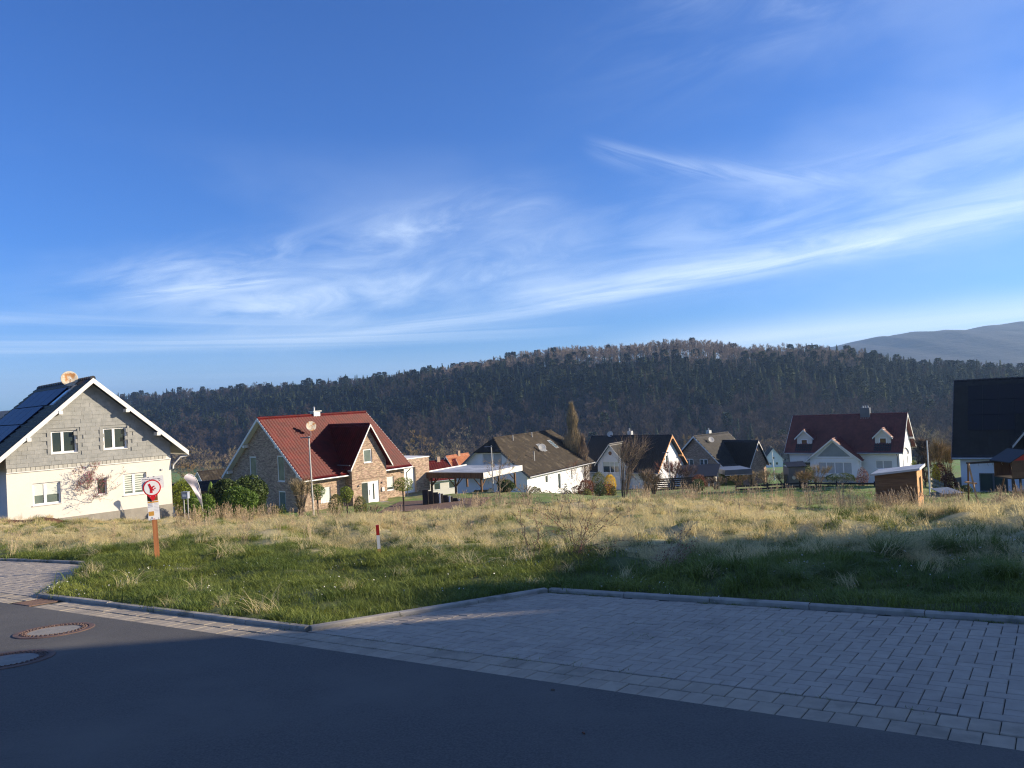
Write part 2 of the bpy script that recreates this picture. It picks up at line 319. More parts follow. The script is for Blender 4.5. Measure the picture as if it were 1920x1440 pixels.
def npmesh(name, verts, faces, material, rnd=None, parent=None, kind=None, smooth=False, loc=None, linkit=True, mats=None, midx=None):
    me = bpy.data.meshes.new(name); verts = np.asarray(verts, np.float32).reshape(-1, 3); faces = np.asarray(faces, np.int32); k = faces.shape[1]; n = len(faces)
    me.vertices.add(len(verts)); me.vertices.foreach_set('co', verts.ravel()); me.loops.add(n*k); me.loops.foreach_set('vertex_index', faces.ravel())
    me.polygons.add(n); me.polygons.foreach_set('loop_start', np.arange(0, n*k, k, dtype=np.int32))
    if rnd is None: rnd = rng.random(n)
    a = me.attributes.new('rnd', 'FLOAT', 'FACE'); a.data.foreach_set('value', np.asarray(rnd, np.float32))
    for mm in (mats or [material]): me.materials.append(M[mm])
    if midx is not None: me.polygons.foreach_set('material_index', np.asarray(midx, np.int32))
    if smooth: me.polygons.foreach_set('use_smooth', np.ones(n, bool))
    me.update(calc_edges=True)
    if not linkit: return bpy.data.objects.new(name, me)
    return link(name, me, parent, loc, kind)
def tag(o, label=None, cat=None, group=None, kind=None):
    if label: o['label'] = label
    if cat: o['category'] = cat
    if group: o['group'] = group
    if kind: o['kind'] = kind
    return o
def thing(name, label, cat, loc=(0, 0, 0), rz=0., group=None):
    o = bpy.data.objects.new(name, None); COL.objects.link(o); o.location = loc; o.rotation_euler = (0, 0, rz); o.empty_display_size = .3
    return tag(o, label, cat, group)
def slivers(P, D, L, W):
    """thin pointed blades: base points P, directions D, lengths L, widths W -> triangles"""
    n = len(P); side = np.cross(D, rng.normal(size=(n, 3))); side /= np.linalg.norm(side, axis=1, keepdims=True)+1e-9
    v = np.stack([P-side*W[:, None]/2, P+side*W[:, None]/2, P+D*L[:, None]], 1).reshape(-1, 3)
    return v, np.arange(n*3).reshape(n, 3)
def leaves(P, size, up=.3):
    n = len(P); a = rng.normal(size=(n, 3)); a /= np.linalg.norm(a, axis=1, keepdims=True); b = np.cross(a, rng.normal(size=(n, 3))); b /= np.linalg.norm(b, axis=1, keepdims=True)
    s = (size*(.6+.8*rng.random(n)))[:, None]
    v = np.stack([P-a*s, P+b*s*.5, P+a*s, P-b*s*.5], 1).reshape(-1, 3); return v, np.arange(n*4).reshape(n, 4)

# ------------------------------------------------------------------ building helpers
def clip_poly(poly, a, b, c):            # keep a*u+b*v<=c
    out = []
    for i in range(len(poly)):
        p, q = poly[i], poly[(i+1) % len(poly)]; dp = a*p[0]+b*p[1]-c; dq = a*q[0]+b*q[1]-c
        if dp <= 1e-9: out.append(p)
        if (dp < -1e-9 and dq > 1e-9) or (dp > 1e-9 and dq < -1e-9):
            t = dp/(dp-dq); out.append((p[0]+(q[0]-p[0])*t, p[1]+(q[1]-p[1])*t))
    return out
def clip_convex(poly, conv):             # conv counter-clockwise
    for i in range(len(conv)):
        p, q = conv[i], conv[(i+1) % len(conv)]; nx, ny = q[1]-p[1], -(q[0]-p[0])
        poly = clip_poly(poly, nx, ny, nx*p[0]+ny*p[1])
        if len(poly) < 3: return []
    return poly
def wall_mesh(mb, fr, poly, openings, depth=.14):
    O, U, N_ = fr
    us = sorted({p[0] for p in poly} | {o[0] for o in openings} | {o[2] for o in openings}); vs = sorted({p[1] for p in poly} | {o[1] for o in openings} | {o[3] for o in openings})
    P = lambda u, v, n=0.: O + U*u + Vector((0, 0, v)) + N_*n
    for i in range(len(us)-1):
        for j in range(len(vs)-1):
            u0, u1, v0, v1 = us[i], us[i+1], vs[j], vs[j+1]; cu, cv = (u0+u1)/2, (v0+v1)/2
            if any(o[0] < cu < o[2] and o[1] < cv < o[3] for o in openings): continue
            c = clip_convex([(u0, v0), (u1, v0), (u1, v1), (u0, v1)], poly)
            if len(c) >= 3: mb.add([P(u, v) for u, v in c], [tuple(range(len(c)))], .5)
    for (u0, v0, u1, v1) in openings:
        mb.add([P(u0,v0),P(u1,v0),P(u1,v1),P(u0,v1),P(u0,v0,-depth),P(u1,v0,-depth),P(u1,v1,-depth),P(u0,v1,-depth)],
               [(0,4,5,1),(1,5,6,2),(2,6,7,3),(3,7,4,0)], .5)
def brick_field(mb, fr, poly, openings, bl=.25, bh=.083, joint=.012, proud=.008, z0=0.):
    vmax = max(p[1] for p in poly); v = min(p[1] for p in poly)+z0; row = 0
    O, U, N_ = fr
    while v+bh < vmax:
        vm = v+bh/2; xs = []
        for i in range(len(poly)):
            p, q = poly[i], poly[(i+1) % len(poly)]
            if (p[1]-vm)*(q[1]-vm) < 0: xs.append(p[0]+(q[0]-p[0])*(vm-p[1])/(q[1]-p[1]))
        if len(xs) >= 2:
            segs = [(min(xs), max(xs))]
            for o in openings:
                if o[1] < v+bh and o[3] > v:
                    ns = []
                    for a, b in segs:
                        if o[2] <= a or o[0] >= b: ns.append((a, b)); continue
                        if o[0] > a: ns.append((a, o[0]))
                        if o[2] < b: ns.append((o[2], b))
                    segs = ns
            for a, b in segs:
                k0 = math.floor((a-(row % 2)*bl/2)/bl); u = k0*bl+(row % 2)*bl/2
                while u < b:
                    c0 = max(a, u)+joint/2; c1 = min(b, u+bl)-joint/2
                    if c1-c0 > .03: mb.fbox(fr, c0, c1, v+joint/2, v+bh-joint/2, 0, proud)
                    u += bl
        v += bh; row += 1
def window(parent, fr, op, mull=(.5,), depth=.13, glass='glass', blind=0., sill=.04, fw=.07, name='window', frame='pvc', stripes=0, sill_m=None):
    u0, v0, u1, v1 = op; O, U, N_ = fr
    f = MB(); n0, n1 = -depth, -depth+.06
    f.fbox(fr, u0, u1, v0, v0+fw, n0, n1); f.fbox(fr, u0, u1, v1-fw, v1, n0, n1); f.fbox(fr, u0, u0+fw, v0+fw, v1-fw, n0, n1); f.fbox(fr, u1-fw, u1, v0+fw, v1-fw, n0, n1)
    cuts = [u0+fw] + [u0+(u1-u0)*m for m in mull] + [u1-fw]
    for m in cuts[1:-1]: f.fbox(fr, m-fw*.8, m+fw*.8, v0+fw, v1-fw, n0, n1)
    w = f.build(name, frame, parent)
    for i in range(len(cuts)-1):
        a = cuts[i]+(fw*.8 if i else 0); b = cuts[i+1]-(fw*.8 if i < len(cuts)-2 else 0)
        MB().fbox(fr, a, b, v0+fw, v1-fw, n0+.012, n0+.03).build('pane', glass, w)
        if blind:
            bm = MB()
            if stripes:
                h = (v1-v0-2*fw)*blind; st = h/stripes
                for k in range(stripes): bm.fbox(fr, a, b, v1-fw-(k+.62)*st, v1-fw-k*st, n0+.031, n0+.036)
            else: bm.fbox(fr, a, b, v1-fw-(v1-v0-2*fw)*blind, v1-fw, n0+.031, n0+.04)
            bm.build('blind', 'blind', w)
    if sill: MB().fbox(fr, u0-.04, u1+.04, v0-sill, v0-.002, -depth+.061, .05).build('sill', sill_m or 'white_paint', w)
    return w
def tiles(parent, O, U, Sd, L, Sl, material, course=.34, tw=.3, amp=.045, lift=.055, keep=None, name='roof_tiles', sub=4):
    """interlocking roof tiles: wavy courses, each lapping the one below"""
    O, U, Sd = Vector(O), Vector(U).normalized(), Vector(Sd).normalized(); Nn = U.cross(Sd).normalized()
    if Nn.z < 0: Nn = -Nn
    nc = max(1, round(Sl/course)); nt = max(1, round(L/tw)); cs = Sl/nc; t = L/nt; ncol = nt*sub+1
    u = np.linspace(0, L, ncol); wave = amp*(np.abs(np.sin(np.pi*u/t))-.3)
    rows = []
    for i in range(nc):
        rows.append((i*cs-.03, lift)); rows.append(((i+1)*cs-.03, .004))
    o_, u_, s_, n_ = (np.array(a) for a in (O, U, Sd, Nn)); vv = []; ff = []; rr = []
    jit = rng.random((nc, nt))
    for k, (s, h) in enumerate(rows): vv.append(o_+u[:, None]*u_+s*s_+(wave+h)[:, None]*n_)
    for i in range(nc):
        for j in range(ncol-1):
            if keep and not keep((j+.5)*t/sub, (i+.5)*cs): continue
            a = (2*i)*ncol+j; b = (2*i+1)*ncol+j
            ff.append((a, a+1, b+1, b)); rr.append(jit[i, j//sub])
            if i: c = (2*i-1)*ncol+j; ff.append((c, c+1, a+1, a)); rr.append(jit[i, j//sub])
    return npmesh(name, np.concatenate(vv), ff, material, rr, parent, 'stuff')
def dish(parent, loc, r=.42, az_l=0., m='dish_rust', name='satellite_dish', mast=.5, el=28):
    """az_l: heading of the dish in the parent's frame"""
    ax = Vector((math.cos(az_l)*math.cos(R(el)), math.sin(az_l)*math.cos(R(el)), math.sin(R(el)))); c = Vector(loc)+Vector((0, 0, mast))+ax*.14
    b = MB(); b.lathe(c, [(0.001, 0), (r*.4, .01), (r*.75, .035), (r, .06), (r+.012, .058), (r, .045), (r*.7, .02), (.001, -.02)], 24, ax)
    d = b.build(name, m, parent, smooth=True)
    a = MB(); a.tube(Vector(loc)-Vector((0, 0, .1)), Vector(loc)+Vector((0, 0, mast+.1)), .025); a.tube(Vector(loc)+Vector((0, 0, mast)), c-ax*.02, .04)
    lo = c-Vector((0, 0, r*.8))+ax*.04; a.tube(lo, c+ax*.5-Vector((0, 0, r*.25)), .014); a.build('mast', 'galv', d)
    MB().tube(c+ax*.46-Vector((0, 0, r*.25)), c+ax*.58-Vector((0, 0, r*.25)), .035).build('feed_horn', 'white_paint', d)
    return d
def local_az(A, world_az): return R(A-90)-R(world_az)+0.0      # heading in a house frame (x axis at azimuth A-90), counter-clockwise
class House:
    def __init__(s, name, label, x, y, z, A, L, W, he, hr, ox=.5, oy=.6, group=None):
        s.x, s.y, s.z, s.A, s.L, s.W, s.he, s.hr, s.ox, s.oy = x, y, z, A, L, W, he, hr, ox, oy
        s.root = thing(name, label, 'house', (x, y, z), R(180-A), group); s.sl = (hr-he)/(W/2); s.t = .17
        X, Y = Vector((1, 0, 0)), Vector((0, 1, 0))
        s.F = (Vector((0, 0, 0)), X, -Y); s.B = (Vector((L, W, 0)), -X, Y); s.Lf = (Vector((0, W, 0)), -Y, -X); s.Rt = (Vector((L, 0, 0)), Y, X)
        s.rect = lambda: [(0, 0), (L, 0), (L, he), (0, he)]
        s.gab = lambda: [(0, 0), (W, 0), (W, he), (W/2, hr), (0, he)]
    def walls(s, material, F=(), B=(), Lf=(), Rt=(), brick=False, Lpoly=None, Rpoly=None, depth=.14, base=-1.0):
        mb = MB(); bb = MB()
        for fr, poly, ops, vis in ((s.F, s.rect(), F, 1), (s.B, s.rect(), B, 0), (s.Lf, Lpoly or s.gab(), Lf, 1), (s.Rt, Rpoly or s.gab(), Rt, 1)):
            wall_mesh(mb, fr, poly, list(ops), depth)
            if brick and vis: brick_field(bb, fr, poly, list(ops))
        mb.box(.02, .02, base, s.L-.02, s.W-.02, -.003)
        w = mb.build('wall', 'mortar' if brick else material, s.root)
        if brick: bb.build('brick_courses', 'brick', w, kind='stuff')
        return w
    def slope_z(s, y): return s.he+s.sl*min(y, s.W-y)
    def roof(s, tile, amp=.045, lift=.055, deck='white_paint', left=True, right=True, barge='white_paint', keepF=None, keepB=None, back_tiles=False, hipL=0., hipR=0., tw=.3, course=.34, gutter='zinc'):
        L, W, ox, oy, he, hr, sl, t = s.L, s.W, s.ox, s.oy, s.he, s.hr, s.sl, s.t
        ze = he-oy*sl; mb = MB(); xL, xR = -ox, L+ox
        def sd(side):
            yr, ye = (W/2, -oy) if side == 0 else (W/2, W+oy)
            q = [(xL+hipL*0, ye, ze)]
            zc = lambda h: hr-h*sl  # hips cut the ridge corners
            pts = [(xL, ye, ze), (xR, ye, ze)]
            sg = 1 if side == 0 else -1
            if hipR: pts += [(xR, yr-sg*hipR, hr-hipR*sl), (xR-hipR*.72, yr, hr)]
            else: pts += [(xR, yr, hr)]
            if hipL: pts += [(xL+hipL*.72, yr, hr), (xL, yr-sg*hipL, hr-hipL*sl)]
            else: pts += [(xL, yr, hr)]
            return pts
        for side in (0, 1):
            pts = [Vector(p)+Vector((0, 0, t)) for p in sd(side)]; mb.slab(pts, t*.92)
        for hip, xx, sg in ((hipL, xL, 1), (hipR, xR, -1)):
            if hip: mb.slab([Vector((xx+sg*hip*.72, W/2, hr+t+.01)), Vector((xx, W/2-hip, hr-hip*sl+t+.01)), Vector((xx, W/2+hip, hr-hip*sl+t+.01))], .12)
        r = mb.build('roof', tile, s.root)
        un = MB(); 
        for side in (0, 1):       # boarded underside, seen below the eaves
            pts = [Vector(p)+Vector((0, 0, -.012)) for p in sd(side)]; un.slab(pts, .02)
        un.build('soffit', deck, r)
        slen = math.hypot(W/2+oy, (W/2+oy)*sl)
        S0 = Vector((0, W/2+oy, (W/2+oy)*sl)).normalized(); kf = keepF
        n0 = Vector((0, -sl, 1)).normalized()
        def kp(u, q):
            if keepF and not keepF(u, q): return False
            if hipL or hipR:
                y = -oy+q*S0.y; d = W/2-y
                if hipR and (L+2*ox-u) < .72*(hipR-d): return False
                if hipL and u < .72*(hipL-d): return False
            return True
        Of = Vector((-ox, -oy, ze+t))+n0*.004
        tiles(r, Of, (1, 0, 0), S0, L+2*ox, slen, tile, course, tw, amp, lift, keep=kp)
        if back_tiles:
            S1 = Vector((0, -(W/2+oy), (W/2+oy)*sl)).normalized(); n1 = Vector((0, sl, 1)).normalized()
            tiles(r, Vector((L+ox, W+oy, ze+t))+n1*.004, (-1, 0, 0), S1, L+2*ox, slen, tile, course, tw)
        rc = MB(); k = 0; x = xL+hipL*.72
        while x < xR-hipR*.72-.01:                      # ridge caps
            rc.tube((x, W/2, hr+t+.0), (min(x+.42, xR-hipR*.72), W/2, hr+t+.02), .11, .13, 8); x += .38
        rc.build('ridge_caps', tile, r, kind='stuff')
        for xx, on, hip in ((xL, left, hipL), (xR, right, hipR)):
            if not on: continue
            sg = -1 if xx == xL else 1
            for side in (0, 1):
                ye = -oy if side == 0 else W+oy; yr = W/2 if not hip else W/2+(-hip if side == 0 else hip); zr = hr if not hip else hr-hip*sl
                b = MB(); b.prism([(xx+sg*.003, ye, ze-.06), (xx+sg*.003, yr, zr-.06), (xx+sg*.003, yr, zr+t+.03), (xx+sg*.003, ye, ze+t+.03)], (sg*.035, 0, 0)); b.build('barge_board', barge, r)
        for side, nm in ((0, 1), (1, 1)):
            ye = -oy-.07 if side == 0 else W+oy+.07
            g = MB(); g.lathe((xL, ye, ze+.08), [(.075, 0), (.075, L+2*ox)], 10, (1, 0, 0)); g.build('gutter', gutter, s.root)
        return r
    def downpipe(s, x, y0, y1, z1, m='zinc'):
        MB().path([(x, y0, z1), (x, y0, z1-.12), (x, y1, z1-.45), (x, y1, 0)], .045, k=8).build('downpipe', m, s.root)
    def purlins(s, side, ys, m='white_paint', ln=None, sz=.11):
        for y in ys:
            z = s.slope_z(y)-.05; x0 = 0 if side == 'L' else s.L; sg = -1 if side == 'L' else 1; ln_ = (s.ox if ln is None else ln)+.06
            MB().box(x0, y-sz, z-2*sz, x0+sg*ln_, y+sz, z).build('purlin_end', m, s.root)
    def cross_gable(s, u0, u1, yf, he, hr, tile, wall='white_render', brick=False, o=.35, oe=.45, ops=(), barge='white_paint', name='dormer', base=None, tw=.3, deck='white_paint', tile_both=True, capm=None):
        """gabled bay or dormer that grows out of the front slope; returns (part, wall frame)"""
        uc = (u0+u1)/2; sl = (hr-he)/((u1-u0)/2); ym = lambda z: (z-s.he)/s.sl+.05
        z0 = base if base is not None else 0.
        fr = (Vector((u0, yf, 0)), Vector((1, 0, 0)), Vector((0, -1, 0))); w_ = u1-u0
        poly = [(0, z0), (w_, z0), (w_, he), (w_/2, hr), (0, he)]
        mb = MB(); wall_mesh(mb, fr, poly, list(ops))
        for uu, sg in ((u0, -1), (u1, 1)):
            y_b = max(ym(z0), yf+.02) if z0 > s.he else max(0., yf+.02); mb.add([(uu, yf, z0), (uu, y_b, z0), (uu, max(ym(he), yf+.03), he), (uu, yf, he)], [(0, 1, 2, 3)], .5)
        part = mb.build(name, 'mortar' if brick else wall, s.root)
        if brick:
            bb = MB(); brick_field(bb, fr, poly, list(ops))
            brick_field(bb, (Vector((u0, 0 if yf < 0 else yf+2, 0)), Vector((0, -1, 0)), Vector((-1, 0, 0))), [(0, z0), (-yf if yf < 0 else 2, z0), (-yf if yf < 0 else 2, he), (0, he)], []) if yf < 0 else None
            bl_ = ym(he)-yf
            brick_field(bb, (Vector((u0, yf+bl_, 0)), Vector((0, -1, 0)), Vector((-1, 0, 0))), [(0, he-.01), (bl_-.001, z0 if yf >= 0 else s.he), (bl_, z0 if yf >= 0 else s.he), (bl_, he)], []) if bl_ > .5 else None
            bb.build('brick_courses', 'brick', part, kind='stuff')
        t = .12; ze = he-oe*sl; rm = MB(); rts = []
        for sg, ue in ((-1, u0-oe), (1, u1+oe)):
            ybe = max(ym(ze+t), yf-o+.1)
            q = [Vector((ue, yf-o, ze+t)), Vector((ue, ybe, ze+t)), Vector((uc, ym(hr+t), hr+t)), Vector((uc, yf-o, hr+t))]
            rm.slab(q, t*.9); rts.append((sg, ue, ybe))
        roof = rm.build('dormer_roof', tile, part)
        for sg, ue, ybe in rts:
            if sg == 1 and not tile_both: continue
            Sd = Vector((uc-ue, 0, hr-ze)); Sl = Sd.length; n = Vector((sg*sl, 0, 1)).normalized(); Lr = ym(hr+t)-(yf-o)
            O = Vector((ue, yf-o, ze+t))+n*.004
            if sg == 1: O = O; U = Vector((0, 1, 0))
            else: U = Vector((0, 1, 0))
            kb = lambda u, q, ybe=ybe, Sl=Sl: u < (ybe-(yf-o))+(ym(hr+t)-ybe)*q/Sl
            tiles(roof, O, U, Sd, Lr, Sl, tile, .34, tw, keep=kb)
            b = MB(); yb = yf-o-.003; b.prism([(ue, yb, ze-.05), (uc, yb, hr-.05), (uc, yb, hr+t+.03), (ue, yb, ze+t+.03)], (0, -.035, 0)); b.build('barge_board', barge, part)
            un = MB(); un.slab([Vector((ue, yf-o, ze-.005)), Vector((ue, min(ybe, yf), ze-.005)), Vector((uc, yf, hr-.005)), Vector((uc, yf-o, hr-.005))], .02); un.build('soffit', deck, part)
        rc = MB(); y = yf-o
        while y < ym(hr+t)-.1: rc.tube((uc, y, hr+t+.01), (uc, y+.42, hr+t+.03), .10, .12, 8); y += .38
        rc.build('ridge_caps', capm or tile, roof, kind='stuff')
        return part, fr
    def on_slope(s, x, y, lift=0.):
        n = Vector((0, -s.sl, 1)).normalized(); return Vector((x, y, s.he+s.sl*y+s.t))+n*lift
    def slope_panel(s, name, x0, x1, y0, y1, lift, th, m, parent=None):
        q = [s.on_slope(x0, y0, lift), s.on_slope(x1, y0, lift), s.on_slope(x1, y1, lift), s.on_slope(x0, y1, lift)]
        return MB().slab(q, th).build(name, m, parent or s.root)

# ------------------------------------------------------------------ plants
def crown_pts(n, w, h, shape='round', shell=.6, d=None):
    d = d or w; P = rng.normal(size=(n, 3)); P /= np.linalg.norm(P, axis=1, keepdims=True)
    r = np.where(rng.random(n) < shell, .82+.2*rng.random(n), rng.random(n)**.45)
    ph = rng.random(6)*6.28; lump = 1+.10*np.sin(3*P[:, 0]+ph[0])*np.cos(4*P[:, 1]+ph[1])+.10*np.sin(5*P[:, 2]+ph[2]+2*P[:, 0])+.05*np.sin(9*P[:, 1]+ph[3])
    if shape == 'ball': lump = 1+.03*(lump-1)
    P = P*(r*lump)[:, None]
    if shape == 'box': P = np.sign(P)*np.abs(P)**.45*np.array([.9, .9, .9])
    return P*np.array([w/2, d/2, h/2])
def shrub(name, label, cat, x, y, w, h, m, n=1500, leaf=.05, shape='round', stem=0., group=None, d=None, shell=.6, stem_m='bark', z=None, rz=0.):
    z = H(x, y) if z is None else z
    t = thing(name, label, cat, (x, y, z), rz, group)
    P = crown_pts(n, w, h, shape, shell, d)+np.array([0, 0, h/2+stem]); P[:, 2] = np.maximum(P[:, 2], .02+.05*rng.random(n))
    v, f = leaves(P, leaf); npmesh('crown', v, f, m, None, t)
    s_ = MB()
    for i in range(5):
        a = random.random()*6.28; s_.path([(0, 0, -.1), (math.cos(a)*w*.05, math.sin(a)*w*.05, stem+h*.25), (math.cos(a)*w*.28, math.sin(a)*w*.28, stem+h*.65)], .03+.01*h, .008, 4)
    s_.build('stem', stem_m, t); return t
def limbs(h, w, trunk_r, up=.5, n1=14, n2=5, n3=4, start=.2, seed=0, columnar=False, lean=(0, 0)):
    """trunk with limbs, boughs and twigs as tapered segments"""
    rr = random.Random(seed); seg = []; twigs = []
    tp = lambda f: Vector((lean[0]*f*f*h, lean[1]*f*f*h, f*h))+Vector((math.sin(f*5+seed), math.cos(f*4+seed), 0))*.01*h
    k = 8
    for i in range(k): seg.append((tp(i/k*.92), tp((i+1)/k*.92), trunk_r*(1-.85*i/k), trunk_r*(1-.85*(i+1)/k)))
    for i in range(n1):
        f = start+(.9-start)*(i+rr.random())/n1; p = tp(f); a = i*2.4+rr.random(); ln = (w/2)*(1.05-.75*max(0, (f-start)/(1-start))**1.6)*(.75+.4*rr.random())
        e_ = up+.35*rr.random()
        if columnar: ln = w/2*min(1., (1.05-f)*2.2)*1.6*(.8+.3*rr.random()); e_ = 1.25
        dv = Vector((math.cos(a)*math.cos(e_), math.sin(a)*math.cos(e_), math.sin(e_))); q = p+dv*ln*.6; q2 = q+(dv+Vector((0, 0, .35))).normalized()*ln*.45
        r_ = trunk_r*.42*(1-f*.6); seg += [(p, q, r_, r_*.6), (q, q2, r_*.6, r_*.25)]; twigs.append((q2, dv))
        for j in range(n2):
            g = .3+.7*rr.random(); b = p.lerp(q, g) if rr.random() < .5 else q.lerp(q2, g); d2 = (dv+Vector((rr.gauss(0, .6), rr.gauss(0, .6), rr.gauss(.25, .4)))).normalized()
            l2 = ln*.38*(.6+.6*rr.random()); c = b+d2*l2; seg.append((b, c, r_*.3, r_*.12)); twigs.append((c, d2))
            for l in range(n3):
                b2 = b.lerp(c, .3+.7*rr.random()); d3 = (d2+Vector((rr.gauss(0, .7), rr.gauss(0, .7), rr.gauss(.2, .5)))).normalized(); c2 = b2+d3*l2*.6; seg.append((b2, c2, r_*.13, r_*.05)); twigs.append((c2, d3))
    return seg, twigs
def seg_mesh(seg, k=3, minr=.0):
    n = len(seg); P0 = np.array([s[0] for s in seg]); P1 = np.array([s[1] for s in seg]); R0 = np.maximum(np.array([s[2] for s in seg]), minr); R1 = np.maximum(np.array([s[3] for s in seg]), minr*.7)
    D = P1-P0; D /= np.linalg.norm(D, axis=1, keepdims=True)+1e-9; A_ = np.cross(D, np.where(np.abs(D[:, 2:3]) < .9, [[0, 0, 1.]], [[1., 0, 0]])); A_ /= np.linalg.norm(A_, axis=1, keepdims=True); B_ = np.cross(D, A_)
    ang = np.arange(k)*2*np.pi/k; ring = A_[:, None]*np.cos(ang)[None, :, None]+B_[:, None]*np.sin(ang)[None, :, None]
    v = np.concatenate([P0[:, None]+ring*R0[:, None, None], P1[:, None]+ring*R1[:, None, None]], 1).reshape(-1, 3)
    f = []; 
    for i in range(k): j = (i+1) % k; f.append(np.stack([np.arange(n)*2*k+i, np.arange(n)*2*k+j, np.arange(n)*2*k+k+j, np.arange(n)*2*k+k+i], 1))
    return v, np.concatenate(f)
def twig_cloud(twigs, per, ln, w_, spread=.5, up=.3):
    P = np.repeat(np.array([t[0] for t in twigs]), per, 0); D = np.repeat(np.array([t[1] for t in twigs]), per, 0); n = len(P)
    D = D+rng.normal(size=(n, 3))*spread+np.array([0, 0, up]); D /= np.linalg.norm(D, axis=1, keepdims=True)
    P = P-D*ln*.3*rng.random((n, 1)); return slivers(P, D, ln*(.5+.8*rng.random(n)), np.full(n, w_))
def bare_tree(name, label, cat, x, y, h, w, tr, m_tw='twig_brown', m_b='bark', per=10, tl=.5, tw=.02, seed=1, columnar=False, group=None, z=None, n1=14, n2=5, n3=4, start=.2, up=.5, leaf=None, nleaf=0, lsize=.04, lean=(0, 0), rz=0.):
    z = H(x, y) if z is None else z
    t = thing(name, label, cat, (x, y, z), rz, group); seg, tws = limbs(h, w, tr, up, n1, n2, n3, start, seed, columnar, lean)
    v, f = seg_mesh(seg, 5 if tr > .05 else 4, .004); npmesh('trunk', v, f, m_b, None, t)
    v, f = twig_cloud(tws, per, tl, tw); npmesh('crown', v, f, m_tw, None, t)
    if leaf:
        P = np.array([q[0] for q in tws]); P = P[rng.integers(0, len(P), nleaf)]+rng.normal(size=(nleaf, 3))*tl*.35
        v, f = leaves(P, lsize); npmesh('leaves' if leaf != 'blossom' else 'blossom', v, f, leaf, None, t)
    return t
def bare_shrub(label, x, y, w, h, m='twig_tan', n=500, tw=.02, group=None, z=None, cat='shrub', nst=12, name='shrub', lean=0.):
    """many stems from one foot, fanning up and out"""
    z = H(x, y) if z is None else z; t = thing(name, label, cat, (x, y, z), 0, group); seg = []; P = []; D = []
    for i in range(nst):
        a = random.random()*6.28; o = .15+.85*random.random(); q = Vector((lean*.35+math.cos(a)*w*.22*o, math.sin(a)*w*.22*o, h*.5)); q2 = Vector((lean+math.cos(a)*w*.48*o, math.sin(a)*w*.48*o, h*(.98-.3*o*random.random())))
        seg += [(Vector((math.cos(a)*w*.05, math.sin(a)*w*.05, -.05)), q, .02, .014), (q, q2, .014, .005)]
        for k in range(max(1, n//nst)):
            g = random.random()**.7; b = q.lerp(q2, g) if g > .25 else Vector((0, 0, 0)).lerp(q, .3+.7*random.random()); P.append(b); D.append((q2-q).normalized())
    v, f = seg_mesh(seg, 4, .006); npmesh('stem', v, f, 'bark', None, t)
    P = np.array(P); D = np.array(D)+rng.normal(size=(len(D), 3))*.45; D /= np.linalg.norm(D, axis=1, keepdims=True)
    v, f = slivers(P, D, h*.28*(.4+.8*rng.random(len(P))), np.full(len(P), tw)); npmesh('crown', v, f, m, None, t); return t
def scatter(name, P, rot, scl, idx, protos, kind='stuff'):
    """real instances of the prototype clumps on given points"""
    me = bpy.data.meshes.new(name); me.vertices.add(len(P)); me.vertices.foreach_set('co', np.asarray(P, np.float32).ravel())
    for nm, ar, ty in (('srot', rot, 'FLOAT_VECTOR'), ('sscl', scl, 'FLOAT'), ('sidx', idx, 'INT')):
        a = me.attributes.new(nm, ty, 'POINT')
        if ty == 'FLOAT_VECTOR': a.data.foreach_set('vector', np.asarray(ar, np.float32).ravel())
        else: a.data.foreach_set('value', np.asarray(ar, np.int32 if ty == 'INT' else np.float32))
    o = link(name, me, kind=kind); c = bpy.data.collections.new(name+' clumps')
    for i, p in enumerate(protos):
        p.name = 'clump_%02d' % i; c.objects.link(p)
    ng = bpy.data.node_groups.new(name, 'GeometryNodeTree'); ng.interface.new_socket('Geometry', in_out='INPUT', socket_type='NodeSocketGeometry'); ng.interface.new_socket('Geometry', in_out='OUTPUT', socket_type='NodeSocketGeometry')
    N_ = ng.nodes; gi = N_.new('NodeGroupInput'); go = N_.new('NodeGroupOutput'); ci = N_.new('GeometryNodeCollectionInfo'); ci.inputs['Collection'].default_value = c
    ci.inputs['Separate Children'].default_value = True; ci.inputs['Reset Children'].default_value = True
    ip = N_.new('GeometryNodeInstanceOnPoints'); ip.inputs['Pick Instance'].default_value = True
    def na(nm, ty): a = N_.new('GeometryNodeInputNamedAttribute'); a.data_type = ty; a.inputs['Name'].default_value = nm; return [q for q in a.outputs if q.enabled and q.name == 'Attribute'][0]
    Lk = ng.links; Lk.new(gi.outputs[0], ip.inputs['Points']); Lk.new(ci.outputs[0], ip.inputs['Instance']); Lk.new(na('sidx', 'INT'), ip.inputs['Instance Index'])
    e2r = N_.new('FunctionNodeEulerToRotation'); Lk.new(na('srot', 'FLOAT_VECTOR'), e2r.inputs[0]); Lk.new(e2r.outputs[0], ip.inputs['Rotation']); Lk.new(na('sscl', 'FLOAT'), ip.inputs['Scale'])
    Lk.new(ip.outputs[0], go.inputs[0]); md = o.modifiers.new('scatter', 'NODES'); md.node_group = ng
    return o

